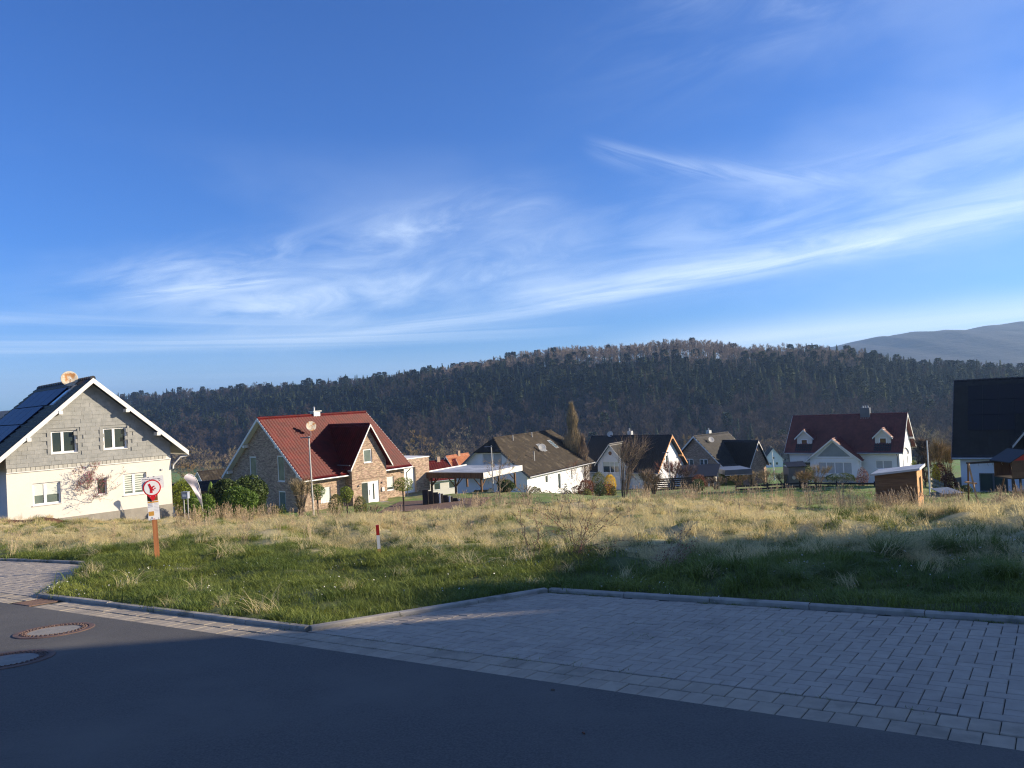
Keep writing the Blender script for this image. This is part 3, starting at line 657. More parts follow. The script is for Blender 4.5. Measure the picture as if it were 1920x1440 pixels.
# ================================================================== GROUND
N_IN, N_ROAD = 5.05, 4.62
def tn_of(x, y): return x*_T[0]+y*_T[1], x*_N[0]+y*_N[1]
def edge_d(x, y):             # metres outside the paved ground (negative on it)
    t, n = tn_of(x, y)
    dA = np.maximum((-6.2+(n-5.05)*.426)-t, n-7.75); dB = np.maximum(t-(-12.0-(n-5.05)*1.376), n-7.52)
    return np.minimum(n-5.05, np.minimum(dA, dB))
_bw = [(rng.normal(size=2)*s_, rng.random()*6.28, a_) for s_, a_, k_ in ((.55, .035, 6), (1.5, .045, 8), (3.2, .022, 8)) for _ in range(k_)]
def bumps(x, y):
    t, n = tn_of(x, y); z = sum(a_*np.sin(k_[0]*x+k_[1]*y+p_) for k_, p_, a_ in _bw)
    return z*(.5*sm((n-5.3)/.6)+.5*sm((n-7.2)/4))*(1-.6*sm((y-45)/15))
def G(x, y):
    x = np.asarray(x, float); y = np.asarray(y, float); d = edge_d(x, y)
    return H0(x, y) + np.where(d < .11, -.06, .045*sm((d-.11)/.2)) + np.where(d > .3, bumps(x, y), 0)
def geo(a, b, s, k):
    o = [a]; 
    while o[-1] < b: o.append(o[-1]+s); s *= k
    return o
xs = np.array([-v for v in geo(26, 2500, .3, 1.09)][::-1]+list(np.arange(-25.8, 12, .2))+geo(12, 2500, .3, 1.09))
ys = np.array([-v for v in geo(4, 120, .4, 1.2)][::-1]+list(np.arange(-3.8, 22, .2))+list(np.arange(22, 70, .6))+geo(70, 3500, .8, 1.05))
gx, gy = np.meshgrid(xs, ys); gz = G(gx, gy); nx_, ny_ = len(xs), len(ys)
ii = (np.arange(ny_-1)[:, None]*nx_+np.arange(nx_-1)[None]).ravel(); gf = np.stack([ii, ii+1, ii+nx_+1, ii+nx_], 1)
cx = (gx[:-1, :-1]+gx[1:, 1:]).ravel()/2; cy = (gy[:-1, :-1]+gy[1:, 1:]).ravel()/2; ct, cn = tn_of(cx, cy)
wob = 1.5*np.sin(cx*.31)+.8*np.sin(cx*.9+2)
mi = np.where(cy > 125, 2, np.where((cy > 50+wob*.5) | ((cx > .355*cy) & (cy > 30.5+.15*wob)), 1, 0))
mi = np.where((mi == 0) & (cn < 10.3+.6*np.sin(cx*1.7)+.4*np.sin(cy*2.9)), 4, mi)
mi = np.where((np.hypot(cx+27, cy-38.5) < 5.5), 3, mi)
npmesh('ground', np.stack([gx, gy, gz], -1).reshape(-1, 3), gf, None, np.full(len(gf), .5), kind='structure', smooth=True, mats=['soil', 'lawn', 'meadow', 'mulch', 'verge_soil'], midx=mi)

def strip(name, n0, n1, t0, t1, m, dz=0., dt=1.0, kind='structure'):
    ts = np.arange(t0, t1+dt/2, dt); ns = np.linspace(n0, n1, 5); v = []; f = []
    for t in ts:
        for n in ns: x, y = tn(t, n); v.append((x, y, H(x, y)+dz))
    for i in range(len(ts)-1):
        for j in range(4): a = i*5+j; f.append((a, a+5, a+6, a+1))
    return npmesh(name, v, f, m, np.full(len(f), .5), kind=kind, smooth=True)
road = strip('road', -1.6, N_ROAD, -40, 40, 'asphalt', 0.0)
strip('pavement', -5.2, -1.6, -40, 40, 'paver', .02)
gut = tag(strip('gutter', N_ROAD, N_IN, -40, 14, 'bedding', -.010), kind='structure')
def zt(x, y, dz=0): return H(x, y)+dz
def stone_mesh(w, d, h, ch=.006, wear=0.):
    """one stone, top edges chamfered; origin at the middle of its top"""
    b = MB(); w2, d2 = w/2, d/2; j = lambda: random.uniform(-wear, wear)
    vs = [(-w2, -d2, -h), (w2, -d2, -h), (w2, d2, -h), (-w2, d2, -h), (-w2, -d2, -ch), (w2, -d2, -ch), (w2, d2, -ch), (-w2, d2, -ch),
          (-w2+ch+j(), -d2+ch+j(), 0), (w2-ch+j(), -d2+ch+j(), 0), (w2-ch+j(), d2-ch+j(), 0), (-w2+ch+j(), d2-ch+j(), 0)]
    b.add(vs, [(0, 1, 5, 4), (1, 2, 6, 5), (2, 3, 7, 6), (3, 0, 4, 7), (4, 5, 9, 8), (5, 6, 10, 9), (6, 7, 11, 10), (7, 4, 8, 11), (8, 9, 10, 11)], 0.)
    return b
ANG_T = math.atan2(_T[1], _T[0]); SLOPE = math.atan(.08)
def plane_rot(ang):          # lies on the sloping street, x along the heading ang
    n = Vector((0, math.sin(SLOPE), math.cos(SLOPE))); u = Vector((math.cos(ang), math.sin(ang), 0)); u = (u-n*u.dot(n)).normalized(); v = n.cross(u)
    return Matrix((u, v, n)).transposed().to_euler()
def put_stone(name, me, t, n, ang, parent, dz=0., tilt=.006):
    o = bpy.data.objects.new(name, me); COL.objects.link(o); o.parent = parent; x, y = tn(t, n); o.location = (x, y, H(x, y)+dz)
    e = plane_rot(ang); o.rotation_euler = (e.x+random.gauss(0, tilt), e.y+random.gauss(0, tilt), e.z+random.gauss(0, tilt*.7)); return o
def mesh_of(mb, name, m):
    me = bpy.data.meshes.new(name); me.from_pydata([tuple(p) for p in mb.v], [], mb.f); a = me.attributes.new('rnd', 'FLOAT', 'FACE'); a.data.foreach_set('value', np.array(mb.r, np.float32)); me.materials.append(M[m]); me.update(); return me
gs = [mesh_of(stone_mesh(.1465, .206, .05, .004, .0015), 'gutter_stone', 'gutter_stone') for _ in range(4)]
gs_h = mesh_of(stone_mesh(.07, .206, .05, .004, .0015), 'gutter_stone', 'gutter_stone')
GRATE = (-11.75, -11.25)
for row, n in ((0, N_ROAD+.106), (1, N_ROAD+.318)):
    t = -13.2+row*.075; k = 0
    while t < 3.2:
        if not (GRATE[0]-.1 < t < GRATE[1]+.1):
            half = abs(t-1.02) < .076
            put_stone('gutter_stone', gs_h if half else random.choice(gs), t, n, ANG_T, gut, -.004*(1-row)+random.gauss(0, .0015))
        t += .1515; k += 1
b = MB()
for row, n in ((0, N_ROAD+.106), (1, N_ROAD+.318)):
    for t in list(np.arange(-36, -13.3, .1515))+list(np.arange(3.3, 14, .1515)):
        x, y = tn(t+row*.075, n); st = stone_mesh(.1465, .206, .05, .004, .0015); mm = Matrix.Translation((x, y, H(x, y))) @ plane_rot(ANG_T).to_matrix().to_4x4()
        b.add([mm @ Vector(p) for p in st.v], st.f)
b.build('gutter_stones', 'gutter_stone', gut, kind='stuff')

# parking bays paved in herringbone
pv = [mesh_of(stone_mesh(.2115, .103, .06, .005, .0015), 'paver', 'paver') for _ in range(4)]
PU = .1085
def bay(name, inside, corners, t0, t1, n0, n1, limit_key, herring=True, nmax=290):
    v = [(*tn(t, n), H(*tn(t, n))-.020) for t, n in corners]
    bay_ = link(name, None) if False else None
    bm_ = MB(); 
    ts = np.linspace(0, 1, 24); q = corners
    vv = []; ff = []
    for a in ts:
        for c in np.linspace(0, 1, 4):
            t = (q[0][0]*(1-a)+q[1][0]*a)*(1-c)+(q[3][0]*(1-a)+q[2][0]*a)*c; n = (q[0][1]*(1-a)+q[1][1]*a)*(1-c)+(q[3][1]*(1-a)+q[2][1]*a)*c
            x, y = tn(t, n); vv.append((x, y, H(x, y)-.013))
    for i in range(23):
        for j in range(3): a = i*4+j; ff.append((a, a+4, a+5, a+1))
    root = npmesh(name, vv, ff, 'bedding', np.full(len(ff), .5), kind='structure')
    cells = []
    i0, i1 = int(math.floor(t0/PU))-2, int(math.ceil(t1/PU))+2; j0, j1 = -2, int(math.ceil((n1-n0)/PU))+1
    for j in range(j0, j1):
        for i in range(i0, i1):
            if herring:
                if (i-j) % 4 == 0: cells.append((i*PU, n0+j*PU, 2*PU, PU))
                if (i-j) % 4 == 3: cells.append((i*PU, n0+j*PU, PU, 2*PU))
            elif (i+(j % 2)) % 2 == 0: cells.append((i*PU, n0+j*PU, 2*PU, PU))
    whole = []; cut = []
    for (a, b_, w, d) in cells:
        poly = clip_convex([(a, b_), (a+w, b_), (a+w, b_+d), (a, b_+d)], inside)
        if len(poly) < 3: continue
        ar = abs(sum(poly[k][0]*poly[(k+1) % len(poly)][1]-poly[(k+1) % len(poly)][0]*poly[k][1] for k in range(len(poly))))/2
        if ar > w*d*.99: whole.append((a+w/2, b_+d/2, w > d))
        elif ar > w*d*.08: cut.append(poly)
    key = lambda c: math.hypot(*tn(c[0], c[1])); whole.sort(key=key)
    vis = [c for c in whole if limit_key(*tn(c[0], c[1]))]; far = [c for c in whole if not limit_key(*tn(c[0], c[1]))]
    for (t, n, hz) in vis[:nmax]: put_stone('paver', random.choice(pv), t, n, ANG_T+(0 if hz else math.pi/2), root, random.gauss(0, .001), .003)
    b = MB()
    for (t, n, hz) in vis[nmax:]+far:
        x, y = tn(t, n); st = stone_mesh(.2115, .103, .06, .005, .001); mm = Matrix.Translation((x, y, H(x, y)+random.gauss(0, .0016))) @ plane_rot(ANG_T+(0 if hz else math.pi/2)+random.gauss(0, .004)).to_matrix().to_4x4()
        b.add([mm @ Vector(p) for p in st.v], st.f)
    for poly in cut:
        c = np.mean(poly, 0); pts = []
        for p in poly:
            x, y = tn(*(c+(np.array(p)-c)*.955)); pts.append(Vector((x, y, H(x, y))))
        b.prism(pts, (0, 0, -.05))
    b.build('pavers', 'paver', root, kind='stuff'); return root
infr = lambda x, y: abs(x+.02) < .70*y+.3 and y > 3.5
bayA = bay('parking_bay', [(-6.2, N_IN+.012), (13, N_IN+.012), (13, 7.68), (-5.13, 7.68)], [(-6.2, N_IN), (13, N_IN), (13, 7.75), (-5.05, 7.75)], -6.2, 13, N_IN+.012, 7.7, infr)
bayB = bay('side_parking_bay', [(-36, N_IN+.012), (-12.05, N_IN+.012), (-15.36, 7.45), (-36, 7.45)], [(-36, N_IN), (-12.0, N_IN), (-15.4, 7.52), (-36, 7.52)], -36, -12, N_IN+.012, 7.5, lambda x, y: abs(x) < .71*y and y < 19, herring=False)
def kerb_run(a, b_, name='kerb_stone', w=.085, h=.042, parent=None, ln=1.0):
    (t0, n0), (t1, n1) = a, b_; Lk = math.hypot(t1-t0, n1-n0); k = max(1, round(Lk/ln)); 
    me = None
    for i in range(k):
        f0, f1 = i/k, (i+1)/k; p0 = tn(t0+(t1-t0)*f0, n0+(n1-n0)*f0); p1 = tn(t0+(t1-t0)*f1, n0+(n1-n0)*f1)
        z0, z1 = H(*p0), H(*p1); P0 = Vector((*p0, z0)); P1 = Vector((*p1, z1)); u = (P1-P0); l = u.length; u.normalize(); nz = Vector((0, 0, 1)); s_ = nz.cross(u).normalized(); nn = u.cross(s_)
        if me is None or abs(l-me[1]) > .004:
            c = .012; m_ = MB(); hx = l/2-.004
            prof = [(-w/2, -.14), (w/2, -.14), (w/2, h-c), (w/2-c, h), (-w/2+c, h), (-w/2, h-c)]
            vs = [(-hx, p, q) for p, q in prof]+[(hx, p, q) for p, q in prof]
            m_.add(vs, [tuple(range(5, -1, -1)), tuple(range(6, 12))]+[(i_, (i_+1) % 6, 6+(i_+1) % 6, 6+i_) for i_ in range(6)], 0.)
            me = (mesh_of(m_, name, 'kerb'), l)
        o = bpy.data.objects.new(name, me[0]); COL.objects.link(o); o.parent = parent
        mm = Matrix((u, s_, nn)).transposed().to_4x4(); mm.translation = (P0+P1)/2+Vector((0, 0, random.gauss(0, .003))); o.matrix_basis = mm
kb = bpy.data.objects.new('kerb', None); COL.objects.link(kb); kb['kind'] = 'structure'
kerb_run((-12.0, 5.10), (-6.22, 5.10), parent=kb); kerb_run((-6.2, 5.11), (-5.08, 7.74), parent=kb, ln=.9)
kerb_run((-5.05, 7.79), (8.0, 7.79), parent=kb); kerb_run((-12.05, 5.12), (-15.38, 7.52), parent=kb); kerb_run((-15.42, 7.57), (-30, 7.57), parent=kb)

# manhole covers and the gully grate
def manhole(label, px, py, Y):
    x = at(px, py, Y).x; t = thing('manhole_cover', label, 'manhole cover', (x, Y, H(x, Y)), 0, None); t.rotation_euler = plane_rot(.4)
    b = MB(); b.lathe((0, 0, 0), [(.392, -.03), (.392, .005), (.385, .009), (.335, .009), (.332, -.012)], 48); b.build('frame_ring', 'iron_rust', t)
    b = MB(); b.lathe((0, 0, 0), [(.325, -.03), (.325, .003), (.318, .006), (.262, .006), (.258, 0.0), (.252, -.004)], 48)
    for i in range(40):
        a = i*2*math.pi/40
        for rr in (.278, .303): c = Vector((math.cos(a+(rr > .29)*.08)*rr, math.sin(a+(rr > .29)*.08)*rr, .0055)); b.lathe(c, [(.013, 0), (.011, .009), (.0001, .0095)], 6)
    b.build('lid_rim', 'iron_rust', t)
    b = MB(); b.lathe((0, 0, 0), [(.256, -.02), (.256, .0025), (.0001, .004)], 48); b.build('concrete_inset', 'concrete_lid', t)
    b = MB(); b.lathe((0, 0, 0), [(.333, -.02), (.324, -.02)], 32); b.build('gap', 'bedding', t); return t
manhole('round manhole cover with studded rusty rim, the one lying in sunlight on the asphalt', 102, 1182, 8.44)
manhole('round manhole cover cut by the left picture edge, lying in shade', 12, 1240, 7.12)
gt = thing('gully_grate', 'rusty square drain grate set in the stone gutter beside the side parking bay', 'drain grate', (*tn(-11.5, N_ROAD+.21), H(*tn(-11.5, N_ROAD+.21)))); gt.rotation_euler = plane_rot(ANG_T)
b = MB(); b.box(-.25, -.2, -.05, .25, -.17, .006); b.box(-.25, .17, -.05, .25, .2, .006); b.box(-.25, -.168, -.05, -.22, .168, .006); b.box(.22, -.168, -.05, .25, .168, .006); b.build('frame', 'iron_rust', gt)
bar = mesh_of(MB().box(-.012, -.168, -.03, .012, .168, .004, 0.), 'bar', 'iron_rust')
for i in range(9): o = link('bar', bar, gt, (-.2+i*.05, 0, 0))
MB().box(-.22, -.17, -.09, .22, .17, -.06).build('pit', 'bedding', gt)

# asphalt seam and small litter
def crumb(name, label, cat, px, py, Y, s, m):
    x = at(px, py, Y).x; t = MB(); n = 7
    a = sorted(random.random()*6.28 for _ in range(n)); vs = [(math.cos(q)*s*(.6+.5*random.random()), math.sin(q)*s*(.5+.4*random.random()), .0) for q in a]
    t.prism(vs, (0, 0, s*.45)); o = t.build(name, m, None, (x, Y, H(x, Y)+.001)); tag(o, label, cat); return o
crumb('pebble', 'small dark pebble on the shaded asphalt near the bay', 'stone', 1037, 1291, 5.33, .018, 'bark')
crumb('dry_leaf', 'curled brown leaf on the shaded asphalt near the lower edge', 'leaf', 1096, 1381, 4.47, .016, 'leaf_rust')
crumb('paper_scrap', 'white paper scrap on the grey pavers by the far kerb', 'litter', 1165, 1128, 9.0, .05, 'sign_white')
crumb('paper_scrap', 'crumpled white scrap in the grass behind the small parking bay', 'litter', 163, 1106, 11.5, .06, 'sign_white')

# ================================================================== HOUSES
# 1 slate gabled house
h = House('slate_gable_house', 'white rendered house with grey slate gable and blue solar panels on its roof', -29.93, 42.47, -3.67, 225.85, 10.0, 7.65, 3.84, 7.22, .5, .8)
h.x += 0; DX = h.L-8.0
_a = R(225.85-90); h.root.location = (-29.93-math.sin(_a)*DX, 42.47-math.cos(_a)*DX, -3.67)
ops = [(1.94, 3.72, 3.09, 4.83), (4.32, 3.72, 5.46, 4.83), (1.07, 1.26, 2.28, 2.33), (3.90, 1.40, 4.40, 2.29), (5.20, 1.24, 6.36, 2.36)]
h.walls('white_render', Rt=ops, depth=.16)
kf = lambda u, q: True
h.roof('tile_black', keepF=None, tw=.3)
h.purlins('R', (.9, 2.3, 5.4, 6.9), sz=.09)
MB().fbox(h.Rt, -.01, 7.66, -.4, .50, 0, .03).build('plinth', 'plinth', h.root)
for i, o_ in enumerate(ops): window(h.root, h.Rt, o_, (.45,) if i != 3 else (), .15, 'glass' if i in (0, 1, 3) else 'glass_green', blind=(.0, .0, .93, .0, .93)[i], stripes=(0, 0, 1, 0, 8)[i], fw=.075)
for o_ in ops[:2]:                      # slate surround left of the upper windows
    MB().fbox(h.Rt, o_[0]-.17, o_[0]-.05, o_[1]-.04, o_[3]+.06, .02, .05).build('window_surround', 'slate', h.root)
    MB().fbox(h.Rt, o_[2]+.03, o_[2]+.12, o_[1]-.04, o_[3]+.06, .02, .05).build('window_surround', 'slate', h.root)
bkm = MB(); wall_mesh(bkm, (h.Rt[0]+h.Rt[2]*.012, h.Rt[1], h.Rt[2]), [(0, 3.15), (7.65, 3.15), (7.65, 3.84), (3.825, 7.22), (0, 3.84)], ops[:2], .01); bkm.build('slate_backing', 'slate', h.root)
cnt = 0; row = 0; v = 3.16
sb = MB()
gp_ = [(0, 0), (7.65, 0), (7.65, 3.84), (3.825, 7.22), (0, 3.84)]
while v < 7.2:
    u = -.3*(row % 2)-.05*(row % 3)
    while u < 7.65:
        w = (.42, .5, .46, .54)[(cnt+row) % 4]; cnt += 1
        poly = clip_convex([(u+.003, v+.002), (u+w-.003, v+.002), (u+w-.003, v+.198), (u+.003, v+.198)], gp_)
        ctr = (u+w/2, v+.1); u += w
        if len(poly) < 3: continue
        if any(o_[0]-.18 < ctr[0] < o_[2]+.13 and o_[1]-.1 < ctr[1] < o_[3]+.1 for o_ in ops[:2]): continue
        O, U, Nn = h.Rt; nn = .012+.012*random.random()
        pts = [O+U*p[0]+Vector((0, 0, p[1]))+Nn*(.02+nn+.010*(1-(p[1]-v)/.2)) for p in poly]
        m_ = MB().prism(pts, -Nn*.02); m_.build('slate', 'slate', h.root)
    v += .2; row += 1
for i in range(int(7.6/.2)):            # lighter course that closes the slate above the render
    m_ = MB().fbox(h.Rt, .02+i*.2, .20+i*.2, 2.98, 3.145, .01, .045+.006*random.random()); m_.build('edge_slate', 'slate_edge', h.root)
MB().fbox(h.Rt, 0, 7.65, 2.93, 2.975, 0, .06).build('drip_edge', 'white_paint', h.root)
# solar panels on the left slope
for j, (y0, y1, xr) in enumerate(((2.35, 3.35, 8.05), (1.3, 2.30, 7.6), (.2, 1.25, 7.45), (-.7, .15, 7.3))):
    for i in range(4): h.slope_panel('solar_panel', xr-(i+1)*1.72+.02, xr-i*1.72-.02, y0, y1, .14, .04, 'solar')
sp = h.slope_panel('skylight', 8.45, 9.1, 2.35, 3.2, .10, .09, 'galv'); h.slope_panel('pane', 8.52, 9.03, 2.43, 3.12, .108, .005, 'glass_green', sp)
h.slope_panel('skylight_blind', 8.5, 9.05, 3.22, 3.5, .08, .04, 'dish_rust')
dish(h.root, h.on_slope(8.25, 3.3), .39, local_az(225.85, 145), 'dish_rust', mast=.55, el=10)
MB().path([(10.42, 8.4, 3.05), (10.3, 8.05, 3.0), (10.1, 7.75, 2.6), (10.1, 7.72, 2.4)], .04, k=8).build('downpipe', 'white_paint', h.root)
MB().fbox(h.Rt, 7.1, 7.2, 2.35, 2.45, .0, .05).build('wall_lamp', 'galv', h.root)

# 2 red roof brick house
h = House('red_roof_brick_house', 'brick house with glossy red tiled roof and brick dormer gable over its white front door', -17.67, 63.79, -7.01, 130.41, 10.98, 11.63, 3.07, 7.83, .5, .6)
fo = [(1.62, .60, 2.62, 1.86), (8.75, .72, 9.68, 1.96)]
lo = [(3.4, 2.63, 4.5, 4.6), (7.82, 2.5, 8.88, 4.72), (7.8, -.4, 8.86, 1.68)]
h.walls('mortar', F=fo, Lf=lo, brick=True)
BY0, BY1 = 4.2, 8.06
h.roof('tile_red', amp=.026, lift=.085, deck='white_paint', barge='white_paint', tw=.3, course=.35, keepF=lambda u, q: True)
for o_ in lo: window(h.root, h.Lf, o_, (), .1, 'glass_green', fw=.09, blind=.0)
window(h.root, h.F, fo[0], (), .12, 'glass', blind=.99, fw=.07); window(h.root, h.F, fo[1], (), .12, 'glass', blind=.8, fw=.07)
h.purlins('L', (.25, 3.2, 8.4, 11.3), ln=.42, sz=.13)
bay_ops = [(1.38, 3.6, 2.3, 4.78), (1.0, .02, 2.92, 1.92)]
part, bf = h.cross_gable(BY0, BY1, -.95, 3.75, 6.85, 'tile_red', brick=True, o=.45, oe=.42, ops=bay_ops, name='brick_gable_bay')
window(h.root, bf, bay_ops[0], (), .12, 'glass_green', fw=.09)
d_ = MB(); d_.fbox(bf, 1.0, 2.92, 1.86, 1.92, -.12, -.04); d_.fbox(bf, 1.72, 1.80, .03, 1.86, -.12, -.04); d_.fbox(bf, 2.84, 2.92, .03, 1.86, -.12, -.04); d_ = d_.build('door_frame', 'pvc', h.root)
MB().fbox(bf, 1.02, 1.72, .03, 1.86, -.10, -.07).build('side_pane', 'glass', d_)
dd = MB().fbox(bf, 1.80, 2.84, .03, 1.86, -.11, -.05).build('front_door', 'pvc', h.root)
MB().fbox(bf, 2.26, 2.42, .3, 1.7, -.05, -.04).build('door_pane', 'glass', dd); MB().fbox(bf, 1.88, 1.91, .7, 1.2, -.05, .0).build('handle', 'galv', dd)
MB().fbox(bf, .5, 3.4, -.3, .015, .0, .9).build('door_step', 'plinth', h.root)
MB().fbox(bf, 3.2, 3.45, .9, 1.25, .01, .12).build('letter_box', 'white_paint', h.root)
MB().fbox(bf, .6, .68, 1.6, 1.75, .01, .1).build('wall_lamp', 'metal_dark', h.root); MB().fbox(bf, 3.2, 3.28, 1.6, 1.75, .01, .1).build('wall_lamp', 'metal_dark', h.root)
MB().fbox(bf, -.01, 3.87, 2.18, 2.26, .0, .035).build('soldier_course', 'brick', h.root)
MB().prism([(BY0-.43, -1.35, 3.52), (BY0-.43, .4, 3.54), (BY0-.43, .4, 3.62), (BY0-.43, -1.35, 3.60)], (-.06, 0, 0)).build('dormer_gutter', 'metal_dark', h.root)
ch = MB().box(5.2, 5.55, 7.4, 5.9, 6.15, 8.3).build('chimney', 'zinc', h.root); MB().box(5.1, 5.45, 8.302, 6.0, 6.25, 8.38).build('cowl', 'galv', ch); MB().lathe((5.45, 5.85, 8.38), [(.09, 0), (.09, .28), (.13, .3), (.001, .42)], 12).build('flue', 'galv', ch)
dish(h.root, h.on_slope(3.35, 3.5), .44, local_az(130.41, 150), 'dish_rust', mast=.9, el=15)
h.downpipe(8.5, -.62, -.08, 2.6, 'metal_dark'); h.downpipe(11.2, -.62, -.1, 2.6, 'metal_dark')
# flat roofed brick garage beside it
def on_house(hx, u, y, z=0.):        # world point from a house frame
    return hx.root.matrix_basis @ Vector((u, y, z))
h.root.matrix_basis  # noqa
h2root = h.root
gl = Matrix.Translation(h.root.location) @ Matrix.Rotation(h.root.rotation_euler.z, 4, 'Z')
gloc = gl @ Vector((10.6+.55, .9, 0))
g = thing('brick_garage', 'flat roofed brick garage with white sectional door beside the red roof house', 'garage', gloc, h.root.rotation_euler.z)
GF = (Vector((0, 0, 0)), Vector((1, 0, 0)), Vector((0, -1, 0))); GR = (Vector((3.9, 0, 0)), Vector((0, 1, 0)), Vector((1, 0, 0)))
gm = MB(); gp2 = [(0, 0), (3.9, 0), (3.9, 3.25), (0, 3.25)]; gops = [(.05, .0, 2.1, 2.45)]
wall_mesh(gm, GF, gp2, gops, .25); wall_mesh(gm, GR, [(0, 0), (6, 0), (6, 3.25), (0, 3.25)], [], .1); gm.box(0.01, .3, -.8, 3.89, 5.9, 0); gm.add([(0, 6, 0), (3.9, 6, 0), (3.9, 6, 3.25), (0, 6, 3.25), (0, 0, 0), (0, 0, 3.25)], [(0, 1, 2, 3), (4, 0, 3, 5)]); gw = gm.build('wall', 'mortar', g)
bb = MB(); brick_field(bb, GF, gp2, gops); brick_field(bb, GR, [(0, 0), (6, 0), (6, 3.25), (0, 3.25)], []); bb.build('brick_courses', 'brick', gw, kind='stuff')
gr_ = MB().box(-.05, -.05, 3.25, 3.97, 6.05, 3.34).build('roof', 'white_paint', g)
dr = MB()
for i in range(5): dr.fbox(GF, .06, 2.09, .02+i*.485, .49+i*.485, -.24, -.2)
dr.build('garage_door', 'garage_white', g)

# 3 white house with brown half hipped roof
h = House('brown_roof_house', 'white house with brown half hipped roof, two skylights and small satellite dish', 1.17, 90.06, -10.19, 121.54, 16.57, 10.13, 2.86, 6.85, .5, .6)
fo = [(4.35, 1.2, 5.05, 2.1), (7.6, .05, 8.3, 2.02), (11.2, .8, 11.6, 2.1)]; lo = [(4.0, 3.85, 6.8, 5.3)]
def hipg(W, he, hr, hip):
    sl = (hr-he)/(W/2); return [(0, 0), (W, 0), (W, he), (W/2+hip, hr-hip*sl), (W/2-hip, hr-hip*sl), (0, he)]
hp = hipg(10.13, 2.86, 6.85, 2.0)
h.walls('white_render_grey', F=fo, Lf=lo, Lpoly=hp, Rpoly=hp)
h.roof('tile_brown', amp=.03, lift=.08, hipL=2.0, hipR=2.0, barge='metal_dark', tw=.3)
window(h.root, h.Lf, lo[0], (.55,), .12, 'blind_grey', fw=.08); window(h.root, h.F, fo[0], (), .12); window(h.root, h.F, fo[1], (), .12); window(h.root, h.F, fo[2], (), .12)
e = h.slope_panel('skylight', 8.1, 9.0, 2.1, 3.3, .08, .07, 'galv'); h.slope_panel('pane', 8.2, 8.9, 2.2, 3.2, .086, .004, 'glass_green', e)
e = h.slope_panel('skylight', 11.6, 12.5, 2.3, 3.6, .08, .07, 'galv'); h.slope_panel('pane', 11.7, 12.4, 2.4, 3.5, .086, .004, 'glass_green', e)
dish(h.root, h.on_slope(7.6, 2.1), .5, local_az(121.54, 165), 'dish_grey', mast=.55)
for (a, c, hh, r_) in ((4.3, 4.3, .75, .06), (9.2, 4.4, .7, .06), (4.0, 1.2, 1.15, .07)): MB().tube(h.on_slope(a, c), h.on_slope(a, c)+Vector((0, 0, hh)), r_, r_*.8, 8).build('vent_pipe', 'galv', h.root)
h.downpipe(16.3, -.62, -.08, 2.5)
ex = MB(); ex.prism([(-.01, 10.13-5.4, 2.9), (-.01, 10.13-1.3, 2.9), (-1.6, 10.13-1.3, 2.65), (-1.6, 10.13-5.4, 2.65)], (0, 0, .02)); ex.build('porch_roof', 'tile_black', h.root)
ex = MB(); ex.add([(-1.8, 9.2, 2.7), (-1.8, 4.4, 2.7), (-.02, 5.9, 3.75), (-.02, 7.8, 3.75)], [(0, 1, 2, 3)]); ex.add([(-1.8, 4.4, 2.7), (-.02, 4.4, 2.7), (-.02, 5.9, 3.75)], [(0, 1, 2)]); ex.add([(-1.8, 9.2, 2.7), (-.02, 7.8, 3.75), (-.02, 9.2, 2.7)], [(0, 1, 2)]); ex.build('canopy_roof', 'tile_black', h.root)
H3 = (Matrix.Translation(h.root.location) @ Matrix.Rotation(h.root.rotation_euler.z, 4, 'Z'))

# 4 black roofed house
h = House('black_roof_house', 'white house with black tiled roof, round gable window and pale timber eaves', 9.23, 110.39, -12.22, 217.09, 11.81, 8.73, 3.2, 7.33, .6, .6)
h.walls('white_render_grey', Rt=[(3.2, 3.5, 3.9, 4.8)])
window(h.root, h.Rt, (3.2, 3.5, 3.9, 4.8), (), .12)
h.roof('tile_black', deck='wood_warm', barge='wood_warm')
h.purlins('R', (1.5, 4.36, 7.2), 'wood_warm', sz=.13)
part, f_ = h.cross_gable(3.35, 7.65, -.9, 4.1, 6.6, 'tile_black', wall='white_render_grey', o=.3, oe=.35, ops=[(.8, 2.75, 3.35, 4.3)], name='front_gable')
w = window(h.root, f_, (.8, 2.75, 3.35, 4.3), (.45, .72), .12, 'glass', blind=.42)
r_ = MB(); c = Vector((5.46, -.9, 5.45)); r_.lathe(c, [(.33, -.02), (.36, .0), (.36, .04), (.28, .04), (.28, -.02)], 20, (0, -1, 0)); r_ = r_.build('round_window', 'pvc', h.root); MB().lathe(c, [(.28, .015), (.001, .015)], 20, (0, -1, 0)).build('pane', 'glass_amber', r_)
MB().lathe((2.6, 4.36, 7.75), [(.001, -.02), (.3, .0), (.44, .12), (.44, .1), (.3, -.02)], 16, (.3, -1, .5)).build('satellite_dish', 'dish_grey', h.root)
ch = MB().box(5.3, 4.6, 7, 5.9, 5.2, 8.15).build('chimney', 'zinc', h.root); MB().lathe((5.5, 4.9, 8.15), [(.1, 0), (.1, .3), (.15, .33), (.001, .42)], 10).build('flue', 'galv', ch)

